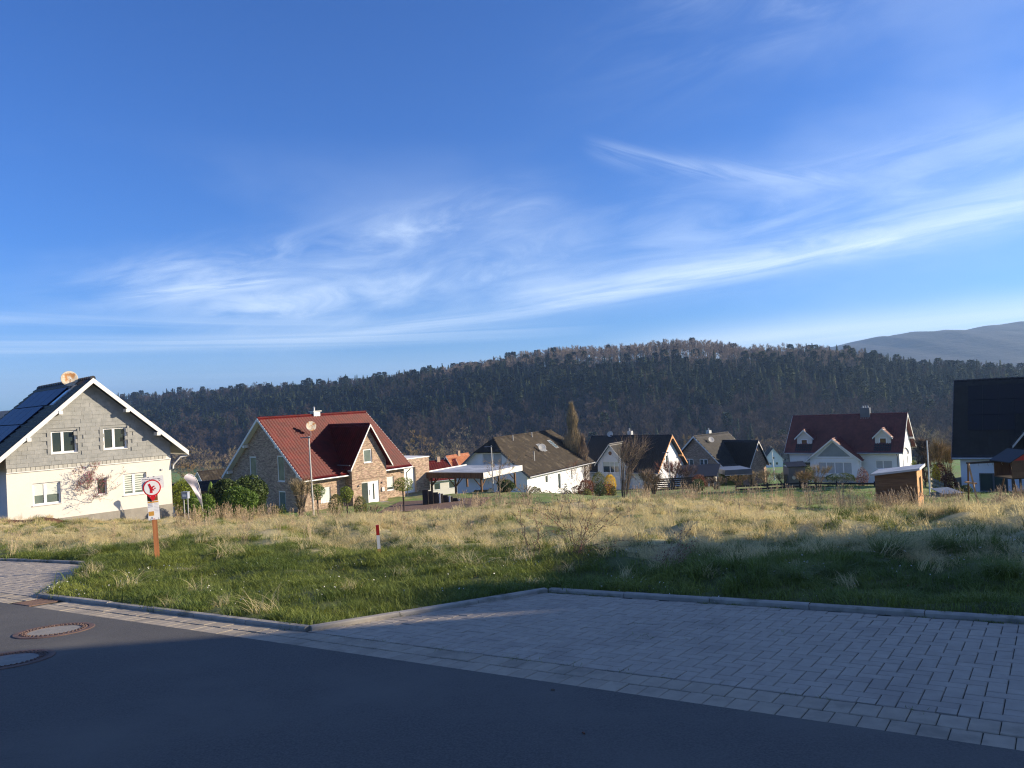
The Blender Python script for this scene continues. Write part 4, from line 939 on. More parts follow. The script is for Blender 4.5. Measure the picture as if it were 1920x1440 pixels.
# 5 far brick house with metal roof
h = House('striped_roof_brick_house', 'far brick house with dark ribbed roof catching light in stripes behind the black roof house', 30.13, 112.84, -13.13, 140, 8.0, 9.0, 3.3, 7.33, .5, .6)
lo = [(2.3, 2.7, 3.9, 4.0), (5.05, 2.7, 6.5, 4.05), (5.3, .8, 6.3, 1.9)]
h.walls('mortar', Lf=lo, brick=True); h.roof('tile_grey', tw=.45, course=.7, amp=.02, lift=.13)
for o_ in lo: window(h.root, h.Lf, o_, (.5,), .1, 'glass', fw=.1)
h.cross_gable(3.0, 7.4, -2.6, 3.2, 6.3, 'tile_black', brick=True, name='brick_cross_gable', tile_both=True)
dish(h.root, h.on_slope(1.9, 3.1), .45, local_az(140, 165), 'dish_grey', mast=.5)
ch = MB().box(3.7, 4.6, 7, 4.3, 5.2, 8.1).build('chimney', 'zinc', h.root); MB().lathe((4., 4.9, 8.1), [(.1, 0), (.1, .25), (.15, .28), (.001, .36)], 10).build('flue', 'galv', ch)

# 6 maroon roof house
h = House('maroon_roof_house', 'white house with maroon roof, two small dormers and glazed gabled front room', 38.49, 108.35, -11.26, 216.12, 14.01, 9.05, 3.53, 7.83, .55, .6)
fo = [(.85, .1, 2.9, 2.0), (11.1, .95, 13.15, 2.05)]
h.walls('white_render_grey', F=fo, Rt=[(2.2, 1.0, 2.8, 2.1), (5.6, 1.0, 6.2, 2.1), (3.9, 4.2, 4.6, 5.6)])
window(h.root, h.F, fo[0], (.5,), .12, 'glass', blind=.12); window(h.root, h.F, fo[1], (.45,), .12, 'blind_grey', fw=.08)
for o_ in [(2.2, 1.0, 2.8, 2.1), (5.6, 1.0, 6.2, 2.1), (3.9, 4.2, 4.6, 5.6)]: window(h.root, h.Rt, o_, (), .12, fw=.06)
h.roof('tile_maroon', deck='white_paint'); h.purlins('R', (1.2, 4.5, 7.9), sz=.13)
for (u0, u1, nm) in ((1.0, 3.0, 0), (11.1, 13.0, 1)):
    wop = (.5, 3.95+.1*nm, 1.42, 4.9+.1*nm); part, f_ = h.cross_gable(u0, u1, .55, 5.15, 6.1, 'tile_maroon', wall='white_render', o=.3, oe=.28, ops=[wop], name='dormer', base=3.72)
    window(h.root, f_, wop, (), .08, 'glass_amber', fw=.1)
    sk = MB(); sk.slab([h.on_slope(u0-.1, -.45, .07), h.on_slope(u1+.1, -.45, .07), h.on_slope(u1+.1, .5, .07), h.on_slope(u0-.1, .5, .07)], .05); sk.build('dormer_apron', 'tile_black', part)
cops = [(1.0, .4, 5.3, 2.0)]
part, f_ = h.cross_gable(3.35, 9.5, -2.2, 2.5, 5.0, 'tile_maroon', wall='white_render_grey', o=.55, oe=.5, ops=cops, name='front_room')
window(h.root, f_, cops[0], (.25, .5, .75), .12, 'blind_grey', fw=.07, name='wide_window')
MB().prism([(4.35, -2.23, 2.75), (8.5, -2.23, 2.75), (6.42, -2.23, 4.65)], (0, .03, 0)).build('gable_glazing', 'conserv', part)
MB().fbox(f_, .5, 5.65, 2.45, 2.62, .0, .06).build('gable_beam', 'white_paint', part)
ch = MB().box(8.75, 4.0, 7.0, 9.95, 4.9, 8.9).build('chimney', 'metal_dark', h.root); MB().box(8.68, 3.93, 7.35, 10.02, 4.0, 7.5).build('flashing', 'zinc', ch)
for i in range(3): MB().lathe((9.05+i*.32, 4.45, 8.9), [(.09, 0), (.09, .22), (.12, .24), (.001, .3)], 10).build('flue', 'galv', ch)
MB().lathe(Vector((14.3, 3.0, 3.0)), [(.001, -.03), (.35, .0), (.5, .12), (.5, .1), (.35, -.03)], 18, (1, -.45, .4)).build('satellite_dish', 'dish_grey', h.root)
h.downpipe(-.1, -.6, -.1, 3.0, 'metal_dark'); h.downpipe(13.8, -.6, -.1, 3.0, 'metal_dark')

# 7 dark roofed house at the right edge
h = House('dark_solar_roof_house', 'white house with huge dark blue black roof full of solar panels at the right edge', 34.57, 60.0, -7.6, 214.69, 14, 10, 3.23, 8.43, .5, .6)
fo = [(1.2, .1, 3.05, 1.5)]
h.walls('white_render_grey', F=fo); window(h.root, h.F, fo[0], (.5,), .14, 'glass', frame='metal_dark', fw=.07)
h.roof('tile_black', barge='metal_dark')
for j in range(3):
    for i in range(3 if j == 0 else 5 if j == 1 else 8): h.slope_panel('solar_panel', .55+i*1.05-.0, .55+(i+1)*1.05-.03, 1.2+j*1.12, 1.2+(j+1)*1.12-.03, .12, .04, 'solar_dark')
part, f_ = h.cross_gable(4.3, 9.3, -1.6, 4.6, 7.9, 'tile_black', wall='white_render_grey', o=.5, oe=.75, name='front_gable', barge='blind_grey')

# ================================================================== HILLS AND FOREST
_hs = np.arange(-250, 901, 50); _hh = np.array([56.0, 55.7, 54.3, 53.4, 56.0, 59.5, 63.0, 66.0, 68.5, 70, 70, 69, 66.0, 58.0, 47.5, 38.0, 29, 24, 24, 20, 18, 17, 16, 15])
HA = np.array([-254, 600.]); HE = np.array([.889, -.459]); HM = np.array([.459, .889])
_hb = [(rng.normal(size=2)*.03, rng.random()*6.28, 1.6) for _ in range(5)]+[(rng.normal(size=2)*.012, rng.random()*6.28, 2.2) for _ in range(4)]
def hill_z(s, q):
    x = HA[0]+s*HE[0]+q*HM[0]; y = HA[1]+s*HE[1]+q*HM[1]; hh = np.interp(s, _hs, _hh)
    p = sm(np.clip(q/250, 0, 1))*.35+.65*np.clip(q/225, 0, 1)**1.0; p = np.where(q > 225, 1-.25*sm((q-225)/500), p*.999)
    nb = sum(a*np.sin(k[0]*x+k[1]*y+ph) for k, ph, a in _hb)
    return x, y, -39.5+hh*p+nb*np.clip(q/60, 0, 1)*(q < 1e9)
ss, qq = np.meshgrid(np.arange(-700, 1300, 10.), np.concatenate([[-12], np.arange(0, 300, 8.), np.arange(300, 1100, 40.)]))
hx, hy, hz = hill_z(ss, qq); nxx = ss.shape[1]; ii = (np.arange(ss.shape[0]-1)[:, None]*nxx+np.arange(nxx-1)[None]).ravel()
hz = np.where(qq < 0, hz-8, hz)
npmesh('wooded_hill', np.stack([hx, hy, hz], -1).reshape(-1, 3), np.stack([ii, ii+1, ii+nxx+1, ii+nxx], 1), 'hill_soil', np.full(len(ii), .5), kind='structure', smooth=True)
# far mountain
fr_ = [(300, 20), (700, 60), (1000, 96), (1089, 110), (1160, 124), (1235, 138), (1344, 146), (1526, 150), (1743, 160), (2070, 176), (2600, 205), (3600, 240), (5000, 200)]
fx_ = np.arange(300, 5000, 18.); fz = np.interp(fx_, *zip(*fr_))+3.*np.sin(fx_*.02)+2*np.sin(fx_*.057); rows = []
for k, (dy, p) in enumerate([(-1500, -.02), (-1100, .08), (-800, .3), (-500, .62), (-250, .86), (0, 1), (200, .97), (1200, .8)]):
    jag = (3.5*rng.random(len(fx_)) if k == 5 else 8*np.sin(fx_*.011+k*1.3)*(p > .05)*(k != 5))
    rows.append(np.stack([fx_, np.full_like(fx_, 2600+dy)-.12*(fx_-1100)*(p), -39+(fz+39)*p+jag], 1))
nf = len(fx_); ii = (np.arange(7)[:, None]*nf+np.arange(nf-1)[None]).ravel()
npmesh('far_mountain', np.concatenate(rows), np.stack([ii, ii+1, ii+nf+1, ii+nf], 1), 'far_hill', np.full(len(ii), .5), kind='structure', smooth=False)

def conifer_proto(i, h=20., w=6.):
    pine = i % 3 == 2; P = []; D = []; L = []
    n = 420
    if pine:
        f = .5+.5*rng.random(n)**.8; rad = w*.5*np.sin(np.pi*np.clip((f-.45)/.6, 0, 1))**.6
    else: f = .10+.90*rng.random(n)**.85; rad = w*.5*(1.03-f)*(.8+.35*rng.random(n))
    a = rng.random(n)*6.28; rr = rad*np.sqrt(.25+.75*rng.random(n)); P = np.stack([np.cos(a)*rr, np.sin(a)*rr, f*h], 1)
    D = np.stack([np.cos(a), np.sin(a), np.full(n, .25 if pine else -.35)+.25*rng.normal(size=n)], 1); D /= np.linalg.norm(D, axis=1, keepdims=True)
    P = P-D*.5; s = np.cross(D, [0, 0, 1.]); s /= np.linalg.norm(s, axis=1, keepdims=True); l = (.8+1.0*rng.random(n))*(1.2 if pine else 1.15-.5*f); w_ = l*.42
    up = np.array([0, 0, 1.])*(.18*l)[:, None]
    v = np.stack([P, P+D*l[:, None]*.6+s*w_[:, None]-up, P+D*l[:, None], P+D*l[:, None]*.6-s*w_[:, None]-up], 1).reshape(-1, 3); fq = np.arange(n*4).reshape(n, 4)
    sv_, sf = seg_mesh([(Vector((0, 0, -1)), Vector((0, 0, h*.98)), .28, .03)], 4)
    me_v = np.concatenate([v, sv_]); me_f = np.concatenate([fq, sf+len(v)])
    return npmesh('clump', me_v, me_f, None, None, linkit=False, mats=['conifer', 'wood_bare'], midx=np.r_[np.zeros(n, int), np.ones(len(sf), int)])
def bare_proto(i, h=19., w=9., pale=False, slim=False):
    seg, tw = limbs(h, w*(.7 if slim else 1), .26, .75 if slim else .45, 11 if slim else 13, 3, 1, .42 if slim else .22, 100+i)
    v, f = seg_mesh([s for s in seg if s[2] > .018], 3, .05); tv, tf = twig_cloud(tw, 9, 1.9, .085, .55, .35)
    f4 = np.concatenate([f]); n4 = len(f4); tq = np.concatenate([tf, tf[:, 2:3]], 1)
    v2 = tv.reshape(-1, 3, 3); a, b_, c = v2[:, 0], v2[:, 1], v2[:, 2]; mid = c+(a-b_)*.35; qv = np.stack([a, b_, c, mid], 1).reshape(-1, 3); qf = np.arange(len(qv)).reshape(-1, 4)
    return npmesh('clump', np.concatenate([v, qv]), np.concatenate([f4, qf+len(v)]), None, None, linkit=False, mats=['wood_bare_sunlit' if pale else 'wood_bare'])
def nz2(x, y, k, s):          # cheap smooth 2d noise
    r_ = np.random.default_rng(s); v = 0
    for i in range(7): a = r_.random()*6.28; f = k*(.6+1.2*r_.random()); v = v+np.sin(f*(x*math.cos(a)+y*math.sin(a))+r_.random()*6.28)
    return v/7*1.6
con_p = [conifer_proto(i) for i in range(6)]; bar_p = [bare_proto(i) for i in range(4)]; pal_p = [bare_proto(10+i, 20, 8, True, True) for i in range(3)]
def forest(name, protos, keepf, step, smin, smax, hs=(.75, 1.15)):
    s_, q_ = np.meshgrid(np.arange(-420, 1000, step), np.arange(-6, 330, step)); s_ = (s_+rng.uniform(-.48, .48, s_.shape)*step).ravel(); q_ = (q_+rng.uniform(-.48, .48, q_.shape)*step).ravel()
    k = keepf(s_, q_) > rng.random(len(s_)); s_, q_ = s_[k], q_[k]; x, y, z = hill_z(s_, q_); k = (np.abs(x) < .74*y+30); x, y, z = x[k], y[k], z[k]; n = len(x)
    return scatter(name, np.stack([x, y, z-.3], 1), np.stack([rng.normal(size=n)*.03, rng.normal(size=n)*.03, rng.random(n)*6.28], 1), smin+(smax-smin)*rng.random(n)**1.3, rng.integers(0, len(protos), n), protos)
def f_con(s, q):
    p = .5+.5*nz2(s, q*1.5, .03, 3); base = np.where(s < 60, sm((q-90)/80)*.30+.38*sm((q-20)/40)*(1-sm((q-170)/40)), .62*sm((q-50-.1*np.maximum(s-250, 0))/50)+.1)  # added dark conifers low on the left stand in for that slope's shade
    base = base*(1-.85*sm((q-195)/20)*(np.abs(s-300) < 200)); base = np.where(s > 430, np.maximum(base, .55*sm((q-120)/60)), base)
    crest = (q > 185)*(nz2(s, q, .05, 9) > .1)*(s < 180)*.5*(s > 0)
    return np.clip(base*(.5+1.15*p)+crest, 0, .97)
def f_bare(s, q): return np.clip(.8-f_con(s, q), 0, 1)*np.where((q > 185) & (s > 150) & (s < 430), .15, 1)
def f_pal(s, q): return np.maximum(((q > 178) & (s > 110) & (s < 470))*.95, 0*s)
forest('conifer_wood', con_p, f_con, 5.2, .5, 1.0); forest('bare_beech_wood', bar_p, f_bare, 6.4, .55, .98); forest('sunlit_crest_wood', pal_p, f_pal, 7., .7, .95)  # last wood: crest trees coloured pale as if sunlit
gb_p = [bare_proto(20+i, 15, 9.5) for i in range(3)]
for p_ in gb_p: p_.data.materials[0] = M['wood_bare_haze_lit']
forest('haze_lit_wood', gb_p, lambda s, q: sm((s-240)/120)*(1-sm((q-85-30*nz2(s, q, .03, 77))/30))*.55, 6.5, .6, 1.05)  # same bare trees coloured lighter, for light and haze over the low slope

# ================================================================== VALLEY: fields, tree rows and far houses
def valley_tree(label, px, Y, pytop, w, m_tw='twig_brown', seed=0, mb='bark', per=7, group=None, start=.12, up=.45):
    p = at(px, pytop, Y); z = H(p.x, Y); hgt = p.z-z
    return bare_tree('bare_tree', label, 'tree', p.x, Y, hgt, w, .22, m_tw, mb, per, 1.1, .07, seed, n1=16, n2=5, n3=2, start=start, up=up, group=group)
VT = [(338, 300, 846, 15, 'twig_tan', 'wide bare tree in the valley just right of the white house corner'), (372, 320, 842, 17, 'twig_tan', 'bare valley tree behind the teardrop banner'), (405, 290, 850, 14, 'twig_brown', 'bare brown tree in the valley left of the brick house gable'),
      (436, 310, 838, 13, 'twig_tan', 'bare tree showing over the left roof edge of the brick house'), (352, 240, 870, 10, 'twig_gold', 'low golden bare tree left of the banner'), (392, 255, 868, 11, 'twig_tan', 'low round bare tree between banner and dark hedge'),
      (788, 260, 812, 13, 'twig_gold', 'tallest pale bare tree above the brick garage'), (768, 280, 822, 9, 'twig_tan', 'slim bare tree left of the tallest tree above the garage'), (845, 300, 834, 15, 'twig_tan', 'round bare tree between garage and brown roof'), (822, 280, 845, 10, 'twig_tan', 'small bare tree right of the garage roof'),
      (862, 420, 803, 22, 'twig_tan', 'wide bare tree at the foot of the wooded hill above the far red roofs'), (905, 400, 815, 16, 'twig_brown', 'bare tree at the hill foot left of the brown roof ridge'), (1433, 370, 822, 15, 'twig_gold', 'golden bare tree beside the far white gable'), (1462, 400, 818, 12, 'twig_brown', 'bare brown tree behind the far white gable'),
      (1478, 380, 830, 10, 'twig_tan', 'small bare tree left of the maroon roof'), (1395, 400, 846, 12, 'twig_brown', 'low bare tree at the far edge of the green field'), (1290, 300, 815, 7, 'twig_gold', 'yellowish tree left of the striped roof'), (1175, 330, 805, 10, 'twig_brown', 'bare tree crown above the black roof ridge'),
      (1750, 260, 812, 9, 'twig_tan', 'bare tree right of the maroon house gable'), (1770, 270, 806, 11, 'twig_brown', 'bare tree just left of the dark solar roof'), (1722, 300, 800, 12, 'twig_tan', 'bare tree behind the maroon house gable'), (940, 430, 812, 14, 'twig_brown', 'bare tree at the hill foot behind the brown roof')]
for i, (px, Y, pt, w, tw_, lb) in enumerate(VT): valley_tree(lb, px, Y, pt, w, tw_, 30+i, group='bare trees in the valley')
# screen of bushes and trees along the valley stream, foot of the hill
n = 700; s_ = rng.uniform(-250, 650, n); q_ = rng.uniform(-30, 8, n); x, y, z = hill_z(s_, np.maximum(q_, 0)); x += (np.minimum(q_, 0))*HM[0]; y += (np.minimum(q_, 0))*HM[1]; z = np.where(q_ < 0, H0(x, y), z)
bsp = [bare_proto(30+i, 10, 9) for i in range(3)]
scatter('hill_foot_scrub', np.stack([x, y, z-.2], 1), np.stack([np.zeros(n), np.zeros(n), rng.random(n)*6.28], 1), .5+.6*rng.random(n), rng.integers(0, 3, n), bsp)

def small_house(label, px, py, Y, A, L, W, he, hr, wall, tile, wins=True, chim=True, name='far_house'):
    p = at(px, py, Y); z = H(p.x, Y); h = House(name, label, p.x, Y, z, A, L, W, he, hr, .4, .4); 
    f_ = [(L*.2, 1, L*.2+1.2, 2.2), (L*.62, 1, L*.62+1.2, 2.2)] if wins else []; l_ = [(W*.25, 1, W*.25+1.1, 2.2), (W*.6, 1, W*.6+1.1, 2.2), (W*.42, 3.6, W*.42+1.1, 4.7)] if wins and hr > 5.8 else []
    h.walls(wall, F=f_, Lf=l_, Rt=l_, base=-4)
    for o_ in f_: window(h.root, h.F, o_, (), .1)
    for o_ in l_: window(h.root, h.Lf, o_, (), .1); window(h.root, h.Rt, o_, (), .1)
    h.roof(tile, tw=.5, course=.5)
    if chim: MB().box(L*.5, W*.5-.3, hr-.4, L*.5+.6, W*.5+.3, hr+.9).build('chimney', 'brick', h.root)
    return h
small_house('far white gabled house in the valley beside the golden bare tree', 1468, 868, 352, 100, 10, 8, 3.6, 8.4, 'white_render_grey', 'tile_brown')
small_house('far low white house with small dark roof at the left of the green field', 1416, 868, 332, 100, 9, 6.5, 2.6, 5.2, 'white_render_grey', 'tile_grey')
small_house('far cream house with brown roof half hidden by the maroon roof', 1494, 868, 385, 100, 12, 8, 4.2, 8.0, 'white_render', 'tile_brown')
small_house('far house with wide red tiled roof behind the carport', 822, 905, 150, 190, 16, 9, 2.6, 6.6, 'white_render', 'tile_brick' if 'tile_brick' in M else 'tile_maroon')
small_house('far house with steep sunlit orange roof wing behind the carport', 862, 905, 142, 125, 6, 5.5, 3.2, 6.9, 'white_render', 'leaf_rust' if False else 'tile_orange' if 'tile_orange' in M else 'tile_red')
small_house('far white house with orange red roof just right of the brick garage', 800, 905, 138, 150, 7, 6, 2.9, 5.8, 'white_render', 'tile_red')
small_house('far house with brown tiled roof left of the brick house', 392, 910, 118, 140, 10, 8, 3.0, 5.6, 'white_render', 'tile_brown')
small_house('low grey roofed garage behind the yellow green bush', 332, 925, 72, 150, 7, 5, 2.2, 3.0, 'blind_grey', 'tile_grey', wins=False, chim=False, name='low_garage')
# field track in the valley
b = MB(); pts = [(120, 300), (150, 318), (190, 322), (240, 318)]
b2 = []; f2 = []
for i, (x, y) in enumerate(pts):
    for dy in (-1.6, 1.6): b2.append((x, y+dy, H(x, y+dy)+.06))
for i in range(3): f2.append((2*i, 2*i+2, 2*i+3, 2*i+1))
npmesh('field_track', b2, f2, 'drive', [.5]*3, kind='structure')

# ================================================================== THINGS ROUND THE HOUSES
def hx_(px, pt, Y):           # foot on the ground and height of something whose top is seen at (px, pt)
    p = at(px, pt, Y); z = H(p.x, Y); return p.x, max(.25, p.z-z)
def ball(label, px, pb, pt, wpx, Y, m, n=1400, leaf=.045, shape='round', cat='shrub', group=None, name='shrub', shell=.75, stem=0.):
    """pb = row where its foot shows, only used for the side position"""
    x, hh = hx_(px, pt, Y); x = at(px, pb, Y).x; return shrub(name, label, cat, x, Y, wpx/FPX*Y, hh-stem, m, n, leaf, shape, stem, group, shell=shell)
# --- left house garden
x, hh = hx_(163, 890, 39.6)
bare_tree('magnolia_tree', 'small magnolia tree in pink bud standing before the white wall', 'tree', at(168, 972, 39.6).x, 39.6, hh, 2.9, .05, 'twig_brown', 'bark_pale', 5, .2, .012, 8, n1=30, n2=7, n3=4, start=.26, up=.55, leaf='blossom', nleaf=3000, lsize=.030)
ball('low dark green shrub at the foot of the white wall left of the magnolia', 98, 980, 958, 36, 38.9, 'leaf_dark', 1500, .05)
ball('round yellow green bush just right of the white house corner', 343, 925, 899, 44, 43.5, 'leaf_lime', 3500, .05, stem=.5)
ball('low green bush under the teardrop banner', 362, 950, 927, 34, 41.5, 'leaf_green', 1600, .06); ball('green bush right of the banner pole', 388, 955, 928, 30, 42.5, 'leaf_green', 1500, .06)
ball('small yellowish plant at the grass edge below the banner', 372, 960, 950, 18, 39.5, 'leaf_lime', 500, .05)
ball('left half of the big dark green hedge bush before the brick gable', 428, 960, 899, 64, 47, 'leaf_dark', 9000, .08, shell=.8); ball('right half of the big dark green hedge bush before the brick gable', 466, 960, 897, 70, 49, 'leaf_dark', 9000, .08, shell=.8)
ball('olive topped bush in front of the dark hedge', 448, 965, 915, 74, 46, 'leaf_green', 6000, .07, shell=.7)
fx, fh = hx_(357, 887, 40.6); fx = at(378, 962, 40.6).x
fl = thing('teardrop_banner', 'pale pink teardrop shaped advertising banner on a bent pole', 'banner', (fx, 40.6, H(fx, 40.6)), R(25))
zb = at(380, 948, 40.6).z-H(fx, 40.6); zt_ = at(360, 887, 40.6).z-H(fx, 40.6)
cv = []; 
for i in range(15):
    f = i/14; cv.append((.07-.62*f**2.6-.10*math.sin(f*3.1), zb+(zt_-zb)*math.sin(f*1.57)**.9))
q1 = cv[-1]; 
DZ = zt_-zb
edge_l = [(.0, zb), (-.20, zb+DZ*.30), (-.45, zb+DZ*.60), (-.80, zb+DZ*.88), (-.72, zb+DZ*.96), (-.58, zb+DZ*1.0)]
right = [(.01, zb), (-.01, zb+DZ*.25), (-.05, zb+DZ*.48), (-.13, zb+DZ*.70), (-.25, zb+DZ*.87), (-.39, zb+DZ*.965), (-.58, zb+DZ*1.0)]
b = MB(); nn = 24
def lerp_path(P, f):
    L = [0]; 
    for i in range(1, len(P)): L.append(L[-1]+math.hypot(P[i][0]-P[i-1][0], P[i][1]-P[i-1][1]))
    d = f*L[-1]
    for i in range(1, len(P)):
        if d <= L[i]+1e-9: g = (d-L[i-1])/(L[i]-L[i-1]); return (P[i-1][0]+(P[i][0]-P[i-1][0])*g, P[i-1][1]+(P[i][1]-P[i-1][1])*g)
    return P[-1]
vs = []
for i in range(nn+1):
    a = lerp_path(edge_l, i/nn); c = lerp_path(right, i/nn)
    for k in range(4): g = k/3; vs.append((a[0]+(c[0]-a[0])*g, .05*math.sin(i*.5+k), a[1]+(c[1]-a[1])*g))
b.add(vs, [(i*4+k, i*4+k+1, (i+1)*4+k+1, (i+1)*4+k) for i in range(nn) for k in range(3)]); b.add([(v[0], v[1]+.004, v[2]) for v in vs], [(i*4+k, (i+1)*4+k, (i+1)*4+k+1, i*4+k+1) for i in range(nn) for k in range(3)]); b.build('banner_cloth', 'flag_cloth', fl, smooth=True)
MB().path([(.1, 0, -.1)]+[(lerp_path(right, i/12)[0]+.03, 0, lerp_path(right, i/12)[1]) for i in range(13)], .022, .01, 6).build('pole', 'galv', fl)
mx_, mh_ = hx_(349, 923, 40); mx_ = at(349, 950, 40).x; mbx = thing('mailbox', 'grey mailbox on two thin posts beside the white house corner', 'mailbox', (mx_, 40, H(mx_, 40)), R(-10))
MB().box(-.17, -.1, mh_-.32, .17, .1, mh_).build('box', 'mailbox_grey', mbx); MB().box(-.11, -.112, mh_-.22, .11, -.102, mh_-.1).build('nameplate', 'pvc', mbx); MB().box(-.19, -.13, mh_+.002, .19, .12, mh_+.03).build('cover', 'mailbox_grey', mbx)
for sx in (-.11, .11): MB().box(sx-.02, -.02, -.1, sx+.02, .02, mh_-.322).build('post', 'galv', mbx)
t = thing('garden_screen', 'dark timber garden screen behind the banner', 'fence', (at(372, 925, 52).x, 52, H(at(372, 925, 52).x, 52)), 0)
for i in range(16): MB().box(i*.26-1.6, 0, -.3, i*.26-1.35, .03, 1.75+.02*random.random()).build('board', 'wood_dark', t)
gx_ = at(396, 925, 50).x; px_ = thing('patio_parasol', 'folded green garden parasol between banner and dark hedge', 'parasol', (gx_, 50, H(gx_, 50))); MB().lathe((0, 0, 0), [(.03, 0), (.03, .8), (.26, .85), (.30, 1.4), (.16, 2.1), (.03, 2.4)], 10).build('canopy', 'leaf_green', px_)

# --- brick house garden
x, hh = hx_(562, 903, 56); bare_shrub('tall tan broom like bush behind the first lamp post', at(564, 960, 56).x, 56, 1.9, hh, 'twig_tan', 1800, .02, nst=40)
ball('ball shaped olive bush left of the white front door', 630, 958, 926, 27, 55.5, 'leaf_olive', 2600, .04, 'ball', shell=.92); ball('ball shaped olive bush below the white front door', 676, 955, 930, 24, 56.5, 'leaf_olive', 2200, .04, 'ball', shell=.92)
def lolly(label, px, pb, pt, wpx, hcr, Y, m):
    x, hh = hx_(px, pt, Y); x = at(px, pb, Y).x; return shrub('topiary_tree', label, 'small tree', x, Y, wpx/FPX*Y, hcr, m, 1700, .045, 'round', hh-hcr, None, shell=.6)
lolly('small tree with round green crown between the first lamp post and the ball bush', 596, 950, 906, 28, 1.2, 57.5, 'leaf_green'); lolly('small tree with yellow green crown left of the front door', 651, 952, 911, 26, 1.2, 58, 'leaf_lime')
lolly('small dome crowned tree in front of the white garage door', 757, 946, 896, 38, 1.05, 57.5, 'leaf_lime')
ball('little lime plant by the brick gable wall', 530, 962, 944, 14, 57, 'leaf_lime', 400, .04); ball('green plant right of the dark hedge', 517, 962, 948, 18, 56.5, 'leaf_olive', 500, .05)
bare_shrub('low bare bush right of the front door', at(700, 948, 57.5).x, 57.5, 1.6, .9, 'twig_brown', 500, .02)
b = thing('garden_bench', 'low wooden bench beside the dome crowned tree', 'bench', (at(738, 945, 58).x, 58, H(at(738, 945, 58).x, 58)), R(20)); MB().box(-.7, -.2, .40, .7, .2, .45).build('seat', 'wood_grey', b)
for sx in (-.6, .6): MB().box(sx-.04, -.18, 0, sx+.04, .18, .398).build('leg', 'wood_grey', b)
xs_ = np.linspace(-11.2, -3.2, 24); ys_ = np.linspace(55.2, 66.5, 24); dv = []; df = []
for yy in ys_:
    for xx in xs_: sh = (yy-60)*.15; dv.append((xx+sh, yy, float(H0(xx+sh, yy))+.16))
for j in range(23):
    for i in range(23): a = j*24+i; df.append((a, a+1, a+25, a+24))
npmesh('driveway', dv, df, 'drive', np.full(len(df), .5), kind='structure', smooth=True)
pw = thing('stepped_wall', 'dark stepped palisade wall falling from the brick garage to the carport', 'wall', (0, 0, 0))
for i in range(9):
    f = i/8; Y = 63.5+1.5*f; p = at(797+74*f, 919+21*f, Y); z = H(p.x, Y); MB().box(p.x-.24, Y, z-.6, p.x+.23, Y+.3, p.z+.02).build('block', 'wood_dark', pw)
    if i in (3, 5, 7, 8): MB().box(p.x-.08, Y-.12, z-.3, p.x+.06, Y-.02, p.z+.12).build('post', 'white_paint', pw)

# --- carport and car (same heading as the brown roof house)
cp0 = at(907, 905, 72); cpz = H(cp0.x, 72); ccz = at(907, 892, 72).z-cpz
c = thing('carport', 'open timber carport with flat pale roof and one white sunlit edge', 'carport', (cp0.x, 72, cpz), R(90-31.5))
# local x runs away to the right, local y away to the left
LX, LY = 7.1, 6.9
MB().box(0.04, .04, ccz-.02, LX-.04, LY-.04, ccz+.26).build('roof', 'roofing_pale', c)
for i in range(27): MB().box(-.02, i*LY/27+.005, ccz-.28, .018, (i+1)*LY/27-.005, ccz+.24).build('fascia_board', 'wood_brown', c)
b = MB().box(-.02, -.03, ccz-.28, LX, -.002, ccz+.27).build('edge_board', 'white_paint', c); MB().box(-.03, 0, ccz+.262, 0.05, LY, ccz+.31).build('roof_edge', 'galv', c); MB().box(0.06, LY-.05, ccz+.262, LX, LY, ccz+.36).build('roof_edge', 'white_paint', c)
for (a, d) in ((.35, .5), (.35, 3.5), (.35, 6.4), (6.4, .5), (6.4, 6.4), (3.4, .5)):
    MB().box(a-.08, d-.08, -.2, a+.08, d+.08, ccz-.285).build('post', 'wood_brown', c)
    for sg in (-1, 1):
        if 0 < d+sg*.9 < LY: MB().tube((a, d, ccz-1.15), (a, d+sg*.85, ccz-.3), .055, .055, 4).build('brace', 'wood_brown', c)
    if a < 1: MB().tube((a, d, ccz-1.15), (a+.85, d, ccz-.3), .055, .055, 4).build('brace', 'wood_brown', c)
for d in (.5, 3.5, 6.4): MB().box(.2, d-.07, ccz-.2, 6.6, d+.07, ccz-.03).build('beam', 'wood_brown', c)
